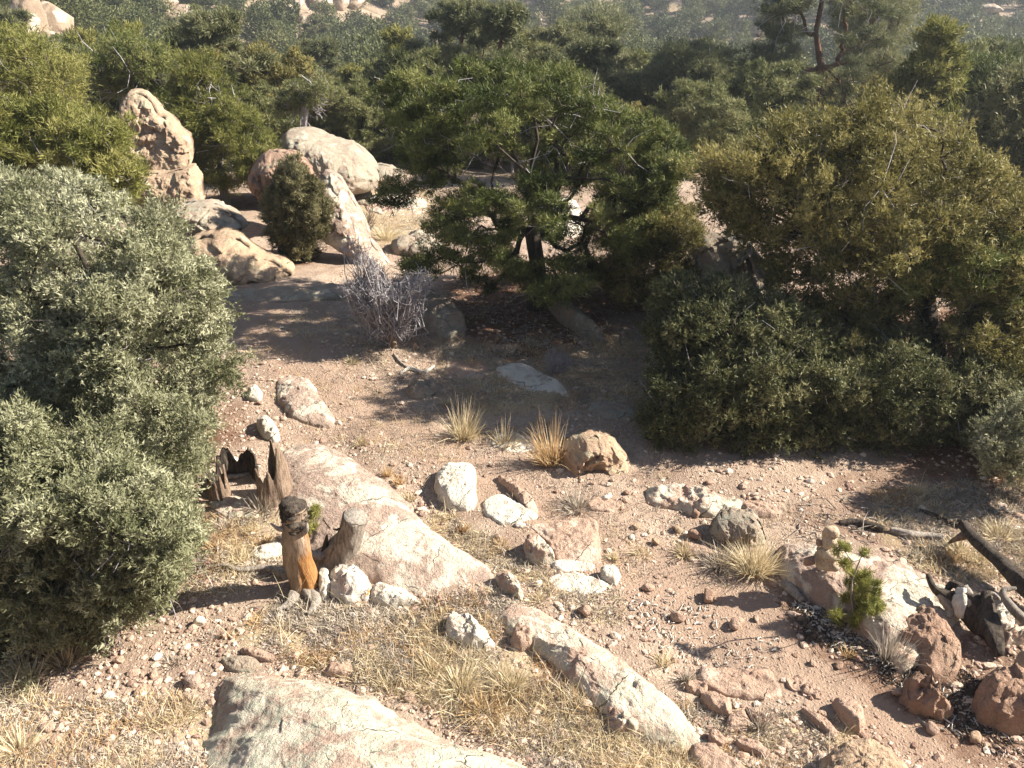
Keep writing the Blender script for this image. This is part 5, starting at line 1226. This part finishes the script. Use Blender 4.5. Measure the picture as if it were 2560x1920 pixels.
sticks('twig_litter', 'dark twigs and needles littering the soil under the seedling', 'wood_dark', [(1950, 1500), (2150, 1540), (2300, 1620), (2450, 1700), (2560, 1780), (2600, 1900), (2450, 1880), (2300, 1780), (2150, 1660), (2000, 1580)], 1500, .06, .0035, 43)
sticks('twig_litter', 'fallen dead twigs under the big pinyon', 'wood_grey', [(1000, 760), (1700, 760), (1640, 1000), (1150, 1000), (1050, 860)], 700, .14, .005, 44)
sticks('twig_litter', 'twigs littering the grass behind the cairn', 'wood_grey', [(1950, 1250), (2560, 1200), (2600, 1480), (2300, 1400), (2000, 1330)], 420, .1, .005, 45)
sticks('twig_litter', 'fine twigs on the soil around the stumps', 'wood_grey', [(480, 1250), (700, 1250), (950, 1480), (900, 1560), (500, 1540)], 260, .07, .004, 46)

# ================================================================== GROUND SHEET
def ground():
    ys = [-60, -40, -25, -15, -8, -4, -1, .5, 1.5, 2.2]
    y = 2.6
    while y < 640: ys.append(y); y += .035 if y < 9 else .035*(y/9)**1.5
    ys = np.array(ys); nx = 430
    u = np.linspace(-1, 1, nx); W_ = 5.5+.82*np.maximum(ys, 0)+np.maximum(0, -ys)*.8
    X = u[None]*W_[:, None]; Yg = np.repeat(ys[:, None], nx, 1); Z = H(X, Yg)
    nr = len(ys); print('ground', nr, nx)
    Z = Z+np.where(Yg < 16, .006*vnoise(X/.06, Yg/.06, 0, 12), 0)
    V = np.stack([X, Yg, Z], -1).reshape(-1, 3)
    i = (np.arange(nr-1)[:, None]*nx+np.arange(nx-1)[None]).ravel()
    Fq = np.stack([i, i+1, i+nx+1, i+nx], 1)
    P = V[:, :2]
    tr = [at(x, y)[:2] for x, y in [(560, 690), (640, 800), (760, 900), (880, 980), (960, 1060), (1080, 1120), (1200, 1180), (1350, 1270), (1480, 1370), (1620, 1430), (1780, 1530), (1950, 1640), (2150, 1740), (2350, 1860), (2500, 2000)]]
    d = np.full(len(P), 9.)
    for a, b in zip(tr[:-1], tr[1:]):
        ab = b-a; t = np.clip(((P-a)@ab)/(ab@ab), 0, 1); d = np.minimum(d, np.linalg.norm(P-(a+t[:, None]*ab), axis=1))
    trail = 1-sstep(.22, .62, d+.12*fbm(P[:, 0]*2, P[:, 1]*2, P[:, 0]*0, 3, 8))
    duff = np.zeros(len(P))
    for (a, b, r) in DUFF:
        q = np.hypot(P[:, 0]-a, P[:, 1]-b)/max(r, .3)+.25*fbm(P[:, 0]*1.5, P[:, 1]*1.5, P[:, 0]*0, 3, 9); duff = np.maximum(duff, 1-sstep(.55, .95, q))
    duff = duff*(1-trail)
    straw = np.zeros(len(P)); 
    near = P[:, 1] < 20
    for poly in GR[:-1]: straw[near] = np.maximum(straw[near], in_poly(P[near], poly)*1.0)
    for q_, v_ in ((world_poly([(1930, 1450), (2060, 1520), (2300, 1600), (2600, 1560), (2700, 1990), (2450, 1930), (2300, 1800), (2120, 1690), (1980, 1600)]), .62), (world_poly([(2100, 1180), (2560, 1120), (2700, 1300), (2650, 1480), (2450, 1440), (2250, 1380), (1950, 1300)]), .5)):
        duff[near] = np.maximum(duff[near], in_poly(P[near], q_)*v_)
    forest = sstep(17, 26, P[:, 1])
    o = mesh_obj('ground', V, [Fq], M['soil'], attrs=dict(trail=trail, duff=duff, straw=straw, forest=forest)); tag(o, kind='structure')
ground()

# ================================================================== AIR, LIGHT, CAMERA
bm = bmesh.new(); bmesh.ops.create_cube(bm, size=1); me = bpy.data.meshes.new('haze'); bm.to_mesh(me); bm.free()
hz = bpy.data.objects.new('haze', me); COL.objects.link(hz); hz.scale = (1300, 760, 120); hz.location = (0, 300, 45); tag(hz, kind='stuff')
mh = bpy.data.materials.new('haze_air'); mh.use_nodes = True; nt = mh.node_tree; nt.nodes.clear()
out = nt.nodes.new('ShaderNodeOutputMaterial'); pv = nt.nodes.new('ShaderNodeVolumePrincipled'); pv.inputs['Color'].default_value = (.86, .92, 1, 1); pv.inputs['Density'].default_value = HAZE
pv.inputs['Anisotropy'].default_value = .3
nt.links.new(pv.outputs[0], out.inputs['Volume']); me.materials.append(mh)

SUN_EL, SUN_AZ = math.radians(36), math.atan2(.97, .12)   # azimuth measured from +Y towards +X
sd = Vector((math.sin(SUN_AZ)*math.cos(SUN_EL), math.cos(SUN_AZ)*math.cos(SUN_EL), math.sin(SUN_EL)))
w = bpy.data.worlds.new('World'); scene.world = w; w.use_nodes = True; nt = w.node_tree
sky = nt.nodes.new('ShaderNodeTexSky'); sky.sky_type = 'NISHITA'; sky.sun_disc = False; sky.sun_elevation = SUN_EL; sky.sun_rotation = SUN_AZ; sky.altitude = 2500
bg = nt.nodes['Background']; nt.links.new(sky.outputs[0], bg.inputs['Color']); bg.inputs['Strength'].default_value = .05
sl = bpy.data.lights.new('sun', 'SUN'); sl.energy = 5.0; sl.angle = math.radians(.5); sl.color = (1, .93, .81)
so = bpy.data.objects.new('sun', sl); COL.objects.link(so); so.rotation_euler = sd.to_track_quat('Z', 'Y').to_euler(); so.location = (10, 5, 20)
cam = bpy.data.cameras.new('camera'); cam.sensor_width = 36; cam.lens = 36*F/2560; cam.clip_end = 3000; cam.clip_start = .05
co = bpy.data.objects.new('camera', cam); COL.objects.link(co); co.location = (0, 0, CH); co.rotation_euler = (math.pi/2-PITCH, 0, 0); scene.camera = co
scene.view_settings.view_transform = 'Standard'; scene.view_settings.look = 'None'; scene.view_settings.exposure = 1.75; scene.view_settings.gamma = 1
scene.cycles.use_denoising = True
scene.cycles.max_bounces = 5; scene.cycles.diffuse_bounces = 3; scene.cycles.volume_bounces = 0; scene.cycles.transmission_bounces = 3; scene.cycles.transparent_max_bounces = 4
